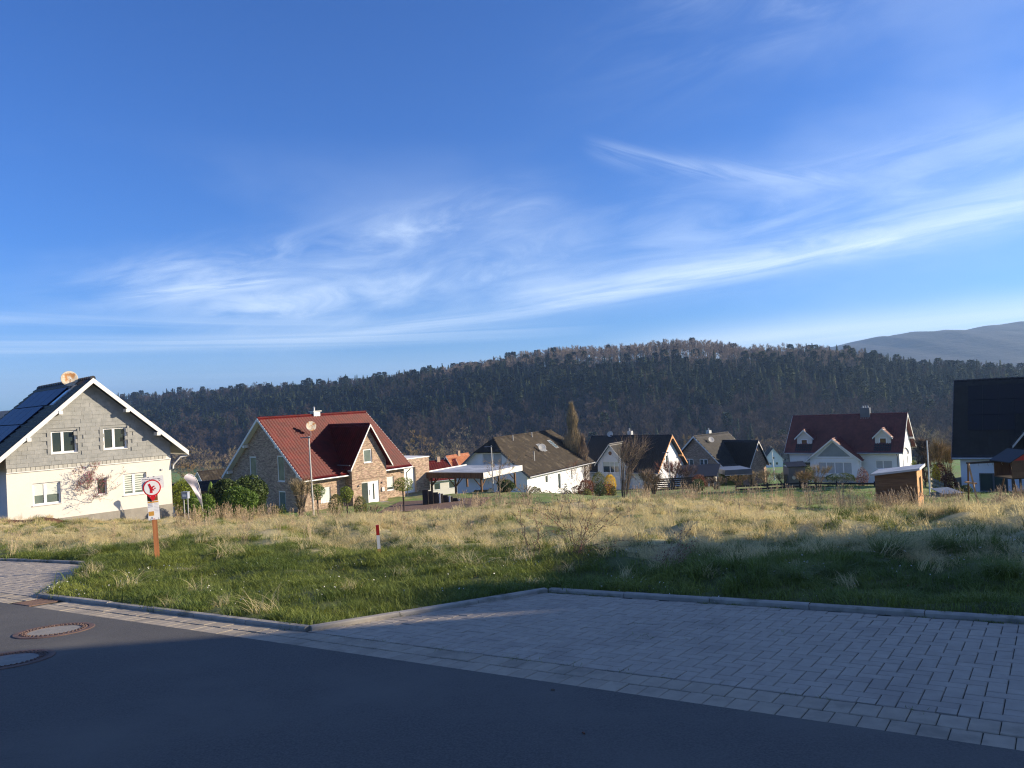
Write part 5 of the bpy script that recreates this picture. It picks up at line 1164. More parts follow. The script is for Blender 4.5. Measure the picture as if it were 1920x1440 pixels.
def car(label, loc, rz, paint='car_paint'):
    r = thing('parked_car', label, 'car', loc, rz); prof = [(-2.1, .35), (-2.15, .6), (-2.1, .88), (-1.55, .96), (-1.05, 1.40), (-.2, 1.50), (.7, 1.46), (1.5, 1.32), (1.98, .98), (2.1, .85), (2.12, .4)]
    b = MB(); n = len(prof); wd = [(.80 if z < .97 else .80-.30*(z-.95)) for x, z in prof]
    vs = [(x, -w, z) for (x, z), w in zip(prof, wd)]+[(x, w, z) for (x, z), w in zip(prof, wd)]
    b.add(vs, [tuple(range(n-1, -1, -1)), tuple(range(n, 2*n))]+[(i, i+1, n+i+1, n+i) for i in range(n-1)]+[(n-1, 0, n, 2*n-1)]); body = b.build('body', paint, r, smooth=False)
    for sg in (-1, 1):
        MB().prism([(-1.0, sg*.765, .98), (1.5, sg*.77, 1.0), (1.2, sg*.70, 1.28), (.6, sg*.66, 1.40), (-.25, sg*.65, 1.43), (-.75, sg*.68, 1.30)], (0, sg*.03, 0)).build('side_window', 'glass', r)
        for wx in (-1.35, 1.35): MB().tube((wx, sg*.62, .32), (wx, sg*.82, .32), .32, .32, 18).build('wheel', 'rubber', r)
        MB().box(2.08, sg*.45, .80, 2.14, sg*.76, .98).build('tail_light', 'red_print', r); MB().box(-2.16, sg*.45, .62, -2.1, sg*.75, .78).build('headlight', 'pvc', r)
    MB().prism([(1.56, -.62, 1.30), (1.56, .62, 1.30), (1.99, .70, .99), (1.99, -.70, .99)], (.02, 0, .02)).build('rear_window', 'glass', r); MB().box(2.125, -.26, .55, 2.14, .26, .66).build('number_plate', 'pvc', r); return r
cq = Matrix.Translation(c.location) @ Matrix.Rotation(c.rotation_euler.z, 4, 'Z') @ Vector((2.3, 1.7, 0)); car('black hatchback parked under the timber carport with red tail light showing', (cq.x, cq.y, H(cq.x, cq.y)+.02), R(-100))
x, hh = hx_(950, 893, 69); ball('dark evergreen bush under the white carport edge', 950, 935, 898, 34, 70.5, 'leaf_dark', 3500, .07, shell=.4)
bare_tree('bare_tree', 'thin bare fruit tree with yellowish twigs in front of the white carport edge', 'tree', at(938, 935, 66).x, 66, hx_(938, 872, 66)[1], 3.6, .06, 'twig_gold', 'bark_pale', 4, .4, .018, 61, n1=12, n2=4, n3=2)
bare_shrub('low bare scrub at the end of the dark hedge by the second lamp post', at(985, 938, 66).x, 66, 3.0, 1.0, 'twig_tan', 700, .02); bare_shrub('low tan scrub in front of the parked car', at(900, 940, 62).x, 62, 3.2, .8, 'twig_tan', 600, .02)
# --- brown roof house garden
for (lb, px, pb, pt, w, Y, m, n, sh) in [('ball shaped bush at the corner of the white wall', 1004, 935, 912, 25, 76, 'leaf_olive', 1800, 'ball'), ('small ball bush among the flower pots', 1039, 934, 924, 10, 77, 'leaf_olive', 500, 'ball'),
     ('slim upright bush by the terrace door of the brown roof house', 1061, 925, 906, 7, 84, 'leaf_dark', 500, 'round'), ('low round bush right of the slim upright bush', 1066, 932, 919, 13, 80, 'leaf_olive', 700, 'ball'),
     ('large dome shaped rust red bush near the end of the brown roof house', 1100, 932, 899, 32, 80, 'leaf_rust', 3500, 'round'), ('small green ball bush in front of the rust red bush', 1101, 932, 916, 17, 76, 'leaf_olive', 1000, 'ball'),
     ('big olive ball crown beside the golden bush', 1124, 926, 884, 28, 84, 'leaf_olive', 3500, 'ball'), ('bright golden yellow ball shaped bush', 1145, 924, 889, 23, 85, 'leaf_gold', 3000, 'ball'), ('dark green bush below the big olive ball', 1125, 930, 905, 24, 78, 'leaf_dark', 1800, 'round'),
     ('brown bush below the golden bush', 1142, 930, 907, 26, 79, 'leaf_rust', 1400, 'round'), ('little green ball right of the brown bush', 1151, 930, 912, 12, 78, 'leaf_olive', 600, 'ball'), ('grey brown round bush left of the rust red bush', 1083, 932, 909, 22, 81, 'leaf_rust', 1100, 'round')]:
    ball(lb, px, pb, pt, w, Y, m, n, .05, sh, shell=.85)
x, hh = hx_(1078, 872, 79); bare_tree('bare_tree', 'thin pinkish bare tree in front of the white wall of the brown roof house', 'tree', at(1078, 930, 79).x, 79, hh, 2.6, .04, 'twig_red', 'bark_pale', 4, .35, .014, 66, n1=12, n2=4, n3=2, up=.8)
for i, (px, s, m, lb) in enumerate([(1018, .28, 'tile_orange', 'terracotta pot at the left of the flower pots'), (1027, .35, 'white_paint', 'white pot in the middle of the flower pots'), (1034, .22, 'tile_orange', 'small terracotta pot at the right of the flower pots'), (1052, .4, 'white_paint', 'white planter near the terrace door')]):
    x = at(px, 930, 80).x; pz = H(x, 80); o = thing('flower_pot', lb, 'flower pot', (x, 80, pz)); MB().lathe((0, 0, 0), [(.001, 0), (s*.6, 0), (s, s*1.4), (s*.9, s*1.4), (s*.85, s*1.2), (.001, s*1.2)], 12).build('pot', m, o)
    P = crown_pts(150, s*2.2, s*2)+np.array([0, 0, s*2.0]); v, f = leaves(P, .06); npmesh('plant', v, f, 'leaf_olive' if i != 1 else 'leaf_rust', None, o)
x, hh = hx_(1198, 820, 62); bare_shrub('tall bare willow bush with upright switches before the black roof house', at(1170, 932, 62).x, 62, 2.9, hh, 'twig_brown', 700, .02, nst=34, lean=1.1)
# --- black roof house and brick house garden edge
x0 = [(1212, 884, 3.2, 72, 'twig_brown'), (1226, 892, 2.4, 74, 'twig_brown'), (1262, 868, 4.6, 96, 'twig_red'), (1285, 876, 4.2, 92, 'twig_dark'), (1385, 892, 3.8, 95, 'twig_gold'), (1412, 886, 3.0, 98, 'twig_tan'), (1437, 884, 4.5, 96, 'twig_tan'), (1470, 888, 3.2, 92, 'twig_tan'), (1507, 886, 2.6, 88, 'twig_gold'), (1535, 874, 4.2, 94, 'twig_tan'), (1343, 896, 2.8, 84, 'twig_brown')]
lbs = ['bare stems of a bush left of the third lamp post', 'thin bare bush just left of the third lamp post', 'flowering reddish bush before the sunlit white gable', 'large dark bare bush under the timber eaves', 'golden bare bush at the right end of the dark carport', 'bare tan bush at the green field edge', 'wide bare bush left of the far white pole', 'bare bush right of the far white pole', 'fan shaped golden bush in front of the dark hut', 'large pale bare bush in front of the glazed front room', 'brown bare bush before the dark carport']
for (px, pt, w, Y, m), lb in zip(x0, lbs): x, hh = hx_(px, pt, Y); bare_shrub(lb, at(px, 925, Y).x, Y, w, hh, m, 1600, .026, nst=30)
ball('tan topped round bush right of the third lamp post', 1312, 925, 888, 26, 82, 'twig_gold' if False else 'leaf_rust', 1800, .05); ball('dark olive bush below the tan topped bush', 1308, 928, 900, 28, 78, 'leaf_dark', 2200, .06)
ball('long clipped dark hedge in front of the wide window', 1577, 908, 887, 50, 82, 'leaf_dark', 4000, .05, 'box', cat='hedge', name='hedge', shell=.9); ball('round bare brown bush right of the clipped hedge', 1618, 908, 878, 22, 84, 'leaf_rust', 1500, .05)
ball('dark green bush left of the wide window', 1512, 905, 868, 26, 93, 'leaf_dark', 2000, .07, shell=.4)
def hut(label, px0, px1, pt, Y, m, roofm, name='garden_hut'):
    a = at(px0, pt, Y); b_ = at(px1, pt, Y); z = H(a.x, Y); w = b_.x-a.x; hh = a.z-z; t = thing(name, label, 'hut', (a.x, Y, z), R(-3)); MB().box(0, 0, -.5, w, 2.2, hh-.45).build('wall', m, t)
    MB().prism([(-.2, -.25, hh-.45), (w+.2, -.25, hh-.45), (w+.2, 1.1, hh), (-.2, 1.1, hh)], (0, 0, .08)).build('roof', roofm, t); return t
hut('dark garden hut with two pale round things on its wall', 1478, 1508, 869, 90, 'metal_dark', 'tile_black')
t = bpy.data.objects['garden_hut']
for i in (0, 1): MB().lathe((.55+i*.6, -.03, 1.35), [(.001, .03), (.22, .03), (.22, 0)], 14, (0, -1, 0)).build('round_plate', 'dish_grey', t)
# dark carport and front lean-to of the far brick house
a = at(1359, 880, 97); z = H(a.x, 97); t = thing('dark_flat_carport', 'dark flat roofed carport with deep black fascia before the far brick house', 'carport', (a.x, 97, z), R(2)); hh = at(1359, 891, 97).z-z; w = at(1411, 890, 97).x-a.x
MB().box(0, 0, hh, w, 4.5, hh+.62).build('fascia', 'metal_dark', t); MB().box(-.05, -.06, hh-.09, w+.05, -.002, hh-.002).build('gutter', 'zinc', t); MB().box(.3, 2.8, -.5, w-.3, 4.3, hh-.01).build('back_wall', 'leaf_dark', t)
for q in (.1, w/2, w-.1): MB().box(q-.06, .1, -.4, q+.06, .22, hh-.092).build('post', 'wood_dark', t)
a = at(1288, 897, 96); z = H(a.x, 96); b_ = at(1338, 897, 96); w = b_.x-a.x; hz1 = at(1300, 873, 99).z-z; hz0 = at(1300, 895, 96).z-z
t = thing('lean_to', 'low outbuilding with black roof and white sunlit end before the far brick house', 'outbuilding', (a.x, 96, z), R(-4)); MB().prism([(-.4, -.3, hz0), (w+.3, -.3, hz0), (w+1.5, 3.0, hz1), (-.4, 3.0, hz1)], (0, 0, .12)).build('roof', 'tile_black', t)
MB().prism([(w+.1, 0, hz0-.05), (w+1.2, 3.0, hz1-.05), (w+1.2, 3.0, -.3), (w+1.2, 2.9, hz0-.9), (w+.1, 0, hz0-.6)], (-.15, .02, 0)).build('end_wall', 'white_render', t); MB().box(.1, 1.2, -.6, w+.2, 2.8, hz0).build('wall', 'wood_brown', t)
for q in (w*.8, w+.1): MB().box(q-.09, -.1, -.4, q+.09, .08, hz0-.05).build('post', 'white_paint', t)

# --- fences
def rail_fence(name, label, pts, h_, m, nb=3, bh=.11, gap=.28, w=2.4, slats=None):
    P = [Vector((p[0], p[1], H(p[0], p[1]))) for p in pts]; t = thing(name, label, 'fence', P[0]); O = P[0]
    for a, b_ in zip(P[:-1], P[1:]):
        L = (b_-a).length; k = max(1, round(L/w)); u = (b_-a)/k; d = u.normalized(); s_ = Vector((-d.y, d.x, 0))*.03
        for i in range(k+1):
            q = a+u*i-O; MB().box(q.x-.05, q.y-.05, q.z-.3, q.x+.05, q.y+.05, q.z+h_).build('post', m, t)
        for i in range(k):
            for j in range(nb):
                z = .12+j*gap; q0 = a+u*i-O+Vector((0, 0, z))-s_*2.2; q1 = a+u*(i+1)-O+Vector((0, 0, z))-s_*2.2
                MB().prism([q0, q1, q1+Vector((0, 0, bh)), q0+Vector((0, 0, bh))], s_).build('rail', m, t)
    return t
def gp(px, py, Y): p = at(px, py, Y); return (p.x, Y)
rail_fence('dark_rail_fence', 'dark rail fence between the lawn and the gardens of brick and maroon houses', [gp(1380, 915, 66), gp(1500, 912, 64), gp(1640, 908, 62)], .65, 'wood_dark', 2, .15, .28)
rail_fence('dark_board_fence', 'dark board fence under the sunlit gable of the black roof house', [gp(1226, 925, 90), gp(1300, 925, 90)], 1.5, 'wood_dark', 6, .18, .24)
rail_fence('pale_rail_fence', 'short pale rail fence climbing behind the wooden shed', [gp(1744, 915, 52), gp(1768, 905, 58)], .95, 'wood_grey', 3, .14, .3, 1.6)
t = thing('board_screen', 'pale upright board screen left of the dark roofed house', 'fence', (*gp(1789, 905, 66), H(*gp(1789, 905, 66))))
for i in range(9): MB().box(i*.16, i*.05, -.3, i*.16+.15, i*.05+.025, 1.15+.02*random.random()).build('board', 'wood_grey', t)
# --- wooden shed
A0 = at(1643, 945, 35.2); ang = R(-33); Ls = 1.72; A1 = A0+Vector((math.cos(ang)*Ls, math.sin(ang)*Ls, 0)); sz = min(H(A0.x, A0.y), H(A1.x, A1.y))
hL = at(1641, 890, A0.y).z-sz; hR = at(1719, 880, A1.y).z-sz; sh = thing('wooden_shed', 'small wooden garden shed with low pitched pale roof and sunlit right side', 'shed', (A0.x, A0.y, sz), ang)
nb = 12; 
for i in range(nb):
    z0, z1 = i*.18-.25, (i+1)*.18-.258
    if z1 < hL-.02: MB().box(0, 0, z0, Ls, .03, z1).build('plank', 'wood_shed', sh); zt9 = z1+.008
MB().prism([(0, 0, zt9), (Ls, 0, zt9), (Ls, 0, hR), (0, 0, hL)], (0, .03, 0)).build('plank', 'wood_shed', sh)
nv = 11; DW = 2.3
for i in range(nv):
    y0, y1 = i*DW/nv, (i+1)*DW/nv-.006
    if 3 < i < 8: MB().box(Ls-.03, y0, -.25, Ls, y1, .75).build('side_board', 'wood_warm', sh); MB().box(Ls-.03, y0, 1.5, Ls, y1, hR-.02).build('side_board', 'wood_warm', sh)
    else: MB().box(Ls-.03, y0, -.25, Ls, y1, hR-.02).build('side_board', 'wood_warm', sh)  # boards lighter and warmer than the front: sunlight put into their colour
MB().box(Ls-.05, DW*4/nv, .76, Ls-.03, DW*8/nv, 1.49).build('pane', 'glass', sh); MB().box(Ls+.001, DW*4/nv-.05, .70, Ls+.05, DW*8/nv+.05, .757).build('sill', 'wood_warm', sh)
MB().box(0, DW, -.25, Ls, DW+.03, hL).build('back_wall', 'wood_shed', sh); MB().box(0, .04, -.25, .03, DW-.01, hL-.05).build('side_wall', 'wood_shed', sh)
MB().prism([(-.15, -.15, hL), (Ls+.12, -.15, hR+.02), (Ls+.12, DW+.1, hR-.03), (-.15, DW+.1, hL-.05)], (0, 0, .04)).build('roof', 'roofing_pale', sh)
MB().prism([(-.17, -.18, hL-.05), (Ls+.12, -.18, hR-.03), (Ls+.12, -.18, hR+.06), (-.17, -.18, hL+.04)], (0, .025, 0)).build('barge_board', 'blind_grey', sh); MB().prism([(Ls+.122, -.18, hR-.04), (Ls+.122, DW+.1, hR-.09), (Ls+.122, DW+.1, hR+.02), (Ls+.122, -.18, hR+.07)], (.025, 0, 0)).build('barge_board', 'white_paint', sh)  # front board grey, sunlit side board white: light put into the colours
# --- right side garden
def post(name, label, px, pb, pt, Y, r=.05, m='galv', head=None, cat='street lamp', lean=0.):
    x = at(px, pb, Y).x; z = H(x, Y); xt = at(px+lean, pt, Y); hh = xt.z-z; t = thing(name, label, cat, (x, Y, z)); dx = xt.x-x
    MB().tube((0, 0, -.3), (dx, 0, hh), r*1.25, r*.8, 10).build('pole', m, t)
    if head: MB().box(dx-.62, -.1, hh+.0, dx+.1, .1, hh+.07).build('lamp_head', 'metal_dark', t); MB().tube((dx, 0, hh-.12), (dx, 0, hh+.12), .05, .05, 8).build('collar', 'galv', t)
    return t
post('street_lamp', 'tallest street lamp, standing before the red roof brick house', 588, 962, 821, 56, .06, head=1, lean=-9); post('street_lamp', 'street lamp before the brown roof house and carport', 926, 944, 838, 71, .06, head=1, lean=-5)
post('street_lamp', 'thin street lamp between black roof house and far brick house', 1259, 922, 849, 92, .055, head=1, lean=-7); post('street_lamp', 'distant white lamp post on the green valley field', 1452, 880, 845, 150, .09, 'white_paint', lean=-5)
post('marker_pole', 'leaning white pole with dark top behind the wooden shed', 1743, 913, 826, 46, .04, 'white_paint', cat='pole', lean=-5)
ball('yellow flowering bush showing above the shed roof', 1713, 880, 866, 20, 62, 'leaf_gold', 1500, .05); ball('yellow flowering bush right of the leaning pole', 1755, 900, 872, 16, 62, 'leaf_gold', 1400, .05)
ball('rust red hedge bush left of the board screen', 1780, 912, 884, 26, 60, 'leaf_rust', 2500, .05); ball('brownish bush behind the pale rail fence', 1763, 900, 864, 26, 68, 'leaf_rust', 1800, .06)
x, hh = hx_(1729, 826, 70); bare_tree('columnar_tree', 'dense brown columnar tree left of the leaning pole', 'tree', x, 70, hh, 1.5, .06, 'twig_brown', 'bark', 10, .5, .03, 71, columnar=True, n1=24, start=.03)
for i, (px, Y) in enumerate(((1755, 75), (1768, 78), (1778, 76))): x, hh = hx_(px, 832+4*i, Y); bare_shrub(('first', 'second', 'third')[i]+' of the pale bare willows left of the dark solar roof', x, Y, 1.5, hh, 'twig_gold', 900, .03, group='bare willows')
a = at(1768, 925, 44); z = H(a.x, 44); t = thing('covered_sandbox', 'low grey tarpaulin covered box on the lawn behind the swing', 'box', (a.x, 44, z), R(8)); MB().box(0, 0, 0, 1.25, 1.1, .32).build('frame', 'wood_grey', t); MB().prism([(-.06, -.06, .33), (1.31, -.06, .33), (1.2, 1.16, .52), (.1, 1.16, .52)], (0, 0, .03)).build('cover', 'tarp', t)
ball('small dark bush at the white wall right of the covered box', 1812, 925, 909, 20, 52, 'leaf_dark', 900, .05); ball('low olive plant beside the covered box', 1798, 928, 915, 14, 47, 'leaf_olive', 500, .05)
a = at(1827, 941, 40); z = H(a.x, 40); hh = at(1824, 870, 40).z-z; t = thing('swing_frame', 'wooden A frame swing with dark beam and empty hooks', 'swing', (a.x, 40, z), R(2))
MB().tube((-.03, -.4, -.1), (-.06, .2, hh), .045, .045, 8).build('leg', 'wood_warm', t); MB().tube((.45, 1.2, -.1), (-.02, .3, hh), .045, .045, 8).build('leg', 'wood_brown', t); MB().box(-.02, -.1, hh*.5, .14, .7, hh*.5+.07).build('brace', 'wood_warm', t)
MB().box(-.12, .2, hh-.02, 2.2, .3, hh+.08).build('beam', 'wood_dark', t)
for q in (.5, 1.0, 1.25, 1.75): MB().path([(q, .25, hh-.03), (q, .25, hh-.10), (q+.04, .25, hh-.16)], .012, k=5).build('hook', 'galv', t)
MB().tube((2.1, -.4, -.1), (2.12, .2, hh), .045, .045, 8).build('leg', 'wood_brown', t); MB().tube((2.1, 1.2, -.1), (2.12, .3, hh), .045, .045, 8).build('leg', 'wood_brown', t)
a = at(1899, 900, 39); z = H(a.x, 39); h0 = at(1899, 897, 39).z-z; h1_ = at(1899, 864, 39).z-z; hp_ = at(1930, 846, 39).z-z; t = thing('playhouse', 'raised wooden playhouse with red gable at the right edge', 'playhouse', (a.x, 39, z), R(2)); W_ = 1.7
for i in range(6): zz = h0+(h1_-h0)*i/6; MB().box(0, 0, zz, W_, .03, zz+(h1_-h0)/6-.006).build('board', 'wood_brown', t)
MB().prism([(-.02, -.01, h1_), (W_+.02, -.01, h1_), (W_/2, -.01, hp_)], (0, .04, 0)).build('gable_board', 'red_paint', t)
for sg, x0_ in ((1, -.16), (-1, W_+.16)): MB().prism([(x0_, -.12, h1_-.1), (W_/2, -.12, hp_+.02), (W_/2, 1.5, hp_+.02), (x0_, 1.5, h1_-.1)], (0, 0, .04)).build('roof', 'tile_black', t)
for q in (.05, .45, W_-.06): MB().box(q-.04, 0.04, -.2, q+.04, .12, h0).build('leg', 'wood_dark', t)
MB().box(0, .04, h0-.06, W_, 1.4, h0-.002).build('deck', 'wood_dark', t); MB().box(0, 1.35, h0, W_, 1.4, h1_).build('back_wall', 'wood_brown', t)
# poplar
def spindle_tree(name, label, x, y, h_, w, m, n, tl, tw, seed):
    t = thing(name, label, 'tree', (x, y, H(x, y))); f = rng.random(n)**.8; r = w/2*np.minimum(1, (1.02-f)*1.9)**.8*np.sqrt(rng.random(n))*(.85+.3*np.sin(f*23+seed)); a = rng.random(n)*6.28
    P = np.stack([np.cos(a)*r, np.sin(a)*r, f*h_*.97], 1); D = np.stack([np.cos(a)*.22, np.sin(a)*.22, np.ones(n)], 1)+rng.normal(size=(n, 3))*.12; D /= np.linalg.norm(D, axis=1, keepdims=True)
    v, q = slivers(P, D, tl*(.5+.7*rng.random(n))*(1.15-f*.5), np.full(n, tw)); npmesh('crown', v, q, m, None, t); sg = []
    for i in range(26): g = i/26; b = Vector((0, 0, .4+g*h_*.7)); aa = i*2.4; rr_ = w*.42*min(1, (1-g*.7)*1.3); sg.append((b, b+Vector((math.cos(aa)*rr_, math.sin(aa)*rr_, h_*.16)), .05, .02))
    sg.append((Vector((0, 0, -.3)), Vector((0, 0, h_*.95)), .16, .02)); v, q = seg_mesh(sg, 5); npmesh('trunk', v, q, 'bark', None, t); return t
x, hh = hx_(1070, 757, 104); spindle_tree('poplar_tree', 'tall narrow bare brown poplar right of the brown roof', at(1076, 850, 104).x, 104, hh, 2.9, 'twig_tan', 9000, 1.3, .03, 1)
x, hh = hx_(1092, 815, 103); spindle_tree('bare_tree', 'smaller pinkish columnar tree leaning against the poplar', x, 103, hh, 1.9, 'twig_brown', 3000, .9, .025, 4)

# ================================================================== FOREGROUND THINGS
sx, sy = at(296, 1062, 14.0).x, 14.0; sz = float(G(sx, sy)); sg_ = thing('trail_sign', 'wooden post with round red and white pictogram sign and paper notices', 'sign', (sx, sy, sz), R(180-152)); sg_.rotation_euler = (0, R(-1.6), R(180-152))
Z = lambda py, px=290: (at(px, py, 14.0).z-sz)
MB().box(-.042, .0, -.25, .042, .045, Z(930)).build('post', 'wood_post', sg_)
def board(name, cx_, z0, z1, w, y, th, m, rad=.02, rot=0.):
    pts = []; 
    for (ax_, az_, s0) in ((w/2-rad, (z1-z0)/2-rad, 0), (-(w/2-rad), (z1-z0)/2-rad, 90), (-(w/2-rad), -((z1-z0)/2-rad), 180), (w/2-rad, -((z1-z0)/2-rad), 270)):
        for k in range(4): a = R(s0+30*k); pts.append((ax_+rad*math.cos(a), az_+rad*math.sin(a)))
    cr, sr = math.cos(rot), math.sin(rot); return MB().prism([(cx_+p*cr-q*sr, y, (z0+z1)/2+p*sr+q*cr) for p, q in pts], (0, th, 0)).build(name, m, sg_)
def txt(body, x, z, size, y, m, rot=0., parent=None, align='LEFT'):
    c = bpy.data.curves.new('lettering', 'FONT'); c.body = body; c.size = size; c.extrude = .0006; c.align_x = align; c.materials.append(M[m]); o = bpy.data.objects.new('lettering', c); COL.objects.link(o); bpy.context.view_layer.update(); me = bpy.data.meshes.new_from_object(o.evaluated_get(bpy.context.evaluated_depsgraph_get())); bpy.data.objects.remove(o); o = link('lettering', me); o.parent = parent or sg_; o.location = (x, y, z); o.rotation_euler = (R(90), -rot, 0); return o
zt1 = Z(893); rt = R(2.0)
tb = board('top_board', .015, Z(917), zt1, .37, -.012, .008, 'sign_white', .02, rt)
txt('Wandern Sie, erleben mehr!', -.155, zt1-.048, .0262, -.0135, 'ink', -rt)
txt('hier entlang', .115, zt1-.068, .011, -.0135, 'ink_grey', -rt)
for i in range(2):
    for j in range(3): MB().box(-.15+j*.016, -.0145, zt1-.085-i*.018, -.139+j*.016, -.0125, zt1-.073-i*.018).build('print_mark', 'ink_grey', sg_)
MB().box(.12, -.0145, zt1-.09, .137, -.0125, zt1-.08).build('print_mark', 'ink', sg_)
for q in (-.05, .04): MB().box(q, -.02, zt1-.012, q+.008, -.0121, zt1+.006).build('clip', 'ink', sg_)
MB().box(-.095, -.0035, Z(941), .08, -.0005, Z(921)).build('brown_panel', 'sign_brown', sg_)
zc = Z(914); rr = .150
b = MB(); b.prism([(rr*math.cos(a)-.005, -.030, zc+rr*math.sin(a)) for a in [R(i*10) for i in range(36)]], (0, .008, 0)); b.build('red_disc', 'red_print', sg_)
b = MB(); b.prism([(-.112, -.029, zc-.098), (-.002, -.029, Z(939.5)), (.112-.01, -.029, zc-.098)], (0, .007, 0)); b.build('pin_tip', 'red_print', sg_)
b = MB(); b.prism([((rr-.022)*math.cos(a)-.005, -.0335, zc+(rr-.022)*math.sin(a)) for a in [R(i*10) for i in range(36)]], (0, .0025, 0)); b.build('white_disc', 'sign_white', sg_)
pic = MB(); Yp = -.0365     # leaning trunk with a forked side branch and a dot
def stroke(pts, w0, w1):
    for i in range(len(pts)-1):
        (x0_, z0_), (x1_, z1_) = pts[i], pts[i+1]; d = Vector((x1_-x0_, 0, z1_-z0_)).normalized(); n = Vector((-d.z, 0, d.x)); wa = w0+(w1-w0)*i/(len(pts)-1); wb = w0+(w1-w0)*(i+1)/(len(pts)-1)
        a = Vector((x0_, Yp, zc+z0_)); c_ = Vector((x1_, Yp, zc+z1_)); pic.prism([a-n*wa-d*.003, c_-n*wb+d*.003, c_+n*wb+d*.003, a+n*wa-d*.003], (0, .002, 0))
stroke([(-.050, .075), (-.034, .03), (-.020, -.01), (-.018, -.045), (-.020, -.088)], .017, .022)
Yp = -.0372; stroke([(-.018, -.02), (.008, .010), (.022, .026), (.040, .028)], .013, .009); Yp = -.038; stroke([(-.016, -.012), (.012, -.030), (.030, -.044)], .013, .008)
pic.build('pictogram', 'red_print', sg_)
MB().prism([(.047+.0125*math.cos(R(i*30)), -.0372, zc-.012+.0125*math.sin(R(i*30))) for i in range(12)], (0, .002, 0)).build('pictogram_dot', 'red_print', sg_)
for q in (-.045, .045): MB().lathe((q, -.030, zc-.155), [(.008, 0), (.006, .004), (.0001, .004)], 8, (0, -1, 0)).build('screw', 'galv', sg_)
z0, z1 = Z(974), Z(938.5); MB().box(-.098, -.0105, z0, .092, -.0035, z1).build('notice_panel', 'sign_white', sg_)
MB().box(-.09, -.0120, z1-.035, .085, -.0106, z1-.008).build('notice_header', 'sign_ochre', sg_); MB().box(-.09, -.0120, z0+.075, .0, -.0106, z0+.155).build('notice_map', 'sign_ochre', sg_)
for i in range(3):
    for j in range(4): MB().box(-.085+j*.019, -.0120, z1-.06-i*.026, -.073+j*.019, -.0106, z1-.044-i*.026).build('print_mark', 'ink_grey', sg_)
for i in range(7): MB().box(.012, -.0120, z1-.055-i*.026, .07+.012*(i % 2), -.0106, z1-.0515-i*.026).build('print_line', 'ink_grey', sg_)
for q in (-.075, .065): MB().box(q, -.0125, z0+.012, q+.012, -.0106, z0+.026).build('print_mark', 'ink', sg_)
MB().box(-.02, -.0125, z0+.008, .01, -.0106, z0+.02).build('print_mark', 'red_print', sg_); MB().box(-.05, -.0120, z0+.01, -.025, -.0106, z0+.055).build('print_mark', 'ink_grey', sg_)
# boundary stake
kx, ky = at(712, 1052, 13.2).x, 13.2; kz = float(G(kx, ky)); kt = at(712, 984, 13.2).z-kz
st = thing('boundary_stake', 'thin wooden boundary stake with red painted top and white middle', 'stake', (kx, ky, kz), R(20)); st.rotation_euler = (R(1), R(-1.4), R(12))
MB().box(-.027, -.027, kt-.17, .027, .027, kt).build('red_top', 'red_paint', st); MB().box(-.0265, -.0265, .10, .0265, .0265, kt-.1702).build('white_middle', 'white_paint', st); MB().box(-.026, -.026, -.25, .026, .026, .0998).build('bare_foot', 'wood_warm', st)

# ================================================================== BRAMBLES, TUSSOCKS, GRASS
def arch_bush(label, x, y, stems, m='twig_dark', name='bramble_bush', tw=9, thick=.006):
    z = float(G(x, y)); t = thing(name, label, 'shrub', (x, y, z)); seg = []; P = []; D = []
    for (dx, dy, hh, sag) in stems:
        p = Vector((random.gauss(0, .06), random.gauss(0, .06), -.05)); n = 14; pts = []
        for i in range(n+1):
            f = i/n; pts.append(p+Vector((dx*f**1.3, dy*f**1.3, hh*(f*(1+sag)-sag*f*f)))+Vector((random.gauss(0, .012), random.gauss(0, .012), random.gauss(0, .008))))
        for i in range(n):
            seg.append((pts[i], pts[i+1], thick*(1-.6*i/n), thick*(1-.6*(i+1)/n))); d = (pts[i+1]-pts[i]).normalized()
            if i > 3 and random.random() < .75:
                q = pts[i].lerp(pts[i+1], random.random()); d2 = (d+Vector((random.gauss(0, .7), random.gauss(0, .7), random.gauss(.1, .5)))).normalized(); l = (.06+.20*random.random()); e = q+d2*l; seg.append((q, e, thick*.4, thick*.2)); 
                for k in range(2): P.append(q.lerp(e, .4+.6*random.random())); D.append(d2)
            for k in range(tw//8): P.append(pts[i]); D.append(d)
    v, f = seg_mesh(seg, 4, .0016); npmesh('stem', v, f, m, None, t)
    P = np.array(P); n = len(P)
    v, f = leaves(P+rng.normal(size=(n, 3))*.012, .012); npmesh('bud', v, f, 'twig_red', None, t, kind='stuff'); return t
bx = at(1085, 1060, 11.6).x
arch_bush('large thorny bramble bush with arching bare stems in the middle of the meadow edge', bx, 11.6,
    [(-.55, .1, 1.05, .2), (-.35, .0, 1.12, .1), (-.95, .2, .85, .6), (-.15, .05, 1.0, .15), (.02, 0, 1.15, .05), (.10, .1, 1.05, .1), (.35, .1, 1.1, .0), (.55, .0, 1.25, .0), (.95, .1, .70, .1), (.6, -.1, .5, .5), (1.3, -.2, .12, 2.), (-.7, -.1, .55, .8), (.75, .2, .75, .4), (-.2, .3, .8, .3), (.25, .3, .7, .6), (-.45, .3, .7, .6), (1.0, -.3, .2, 1.6), (.2, -.2, .5, .9), (-.3, -.2, .45, .9), (.5, .3, .45, 1.2)], thick=.0034)
ax_ = at(1002, 1060, 11.9).x; arch_bush('thin spindly stem plant left of the large bramble bush', ax_, 11.9, [(-.15, 0, .95, .1), (-.3, .1, .8, .2), (.15, .1, .6, .3), (-.05, 0, .75, .2)], 'twig_dark', 'dead_weed')
wx_ = at(1250, 1082, 9.9).x
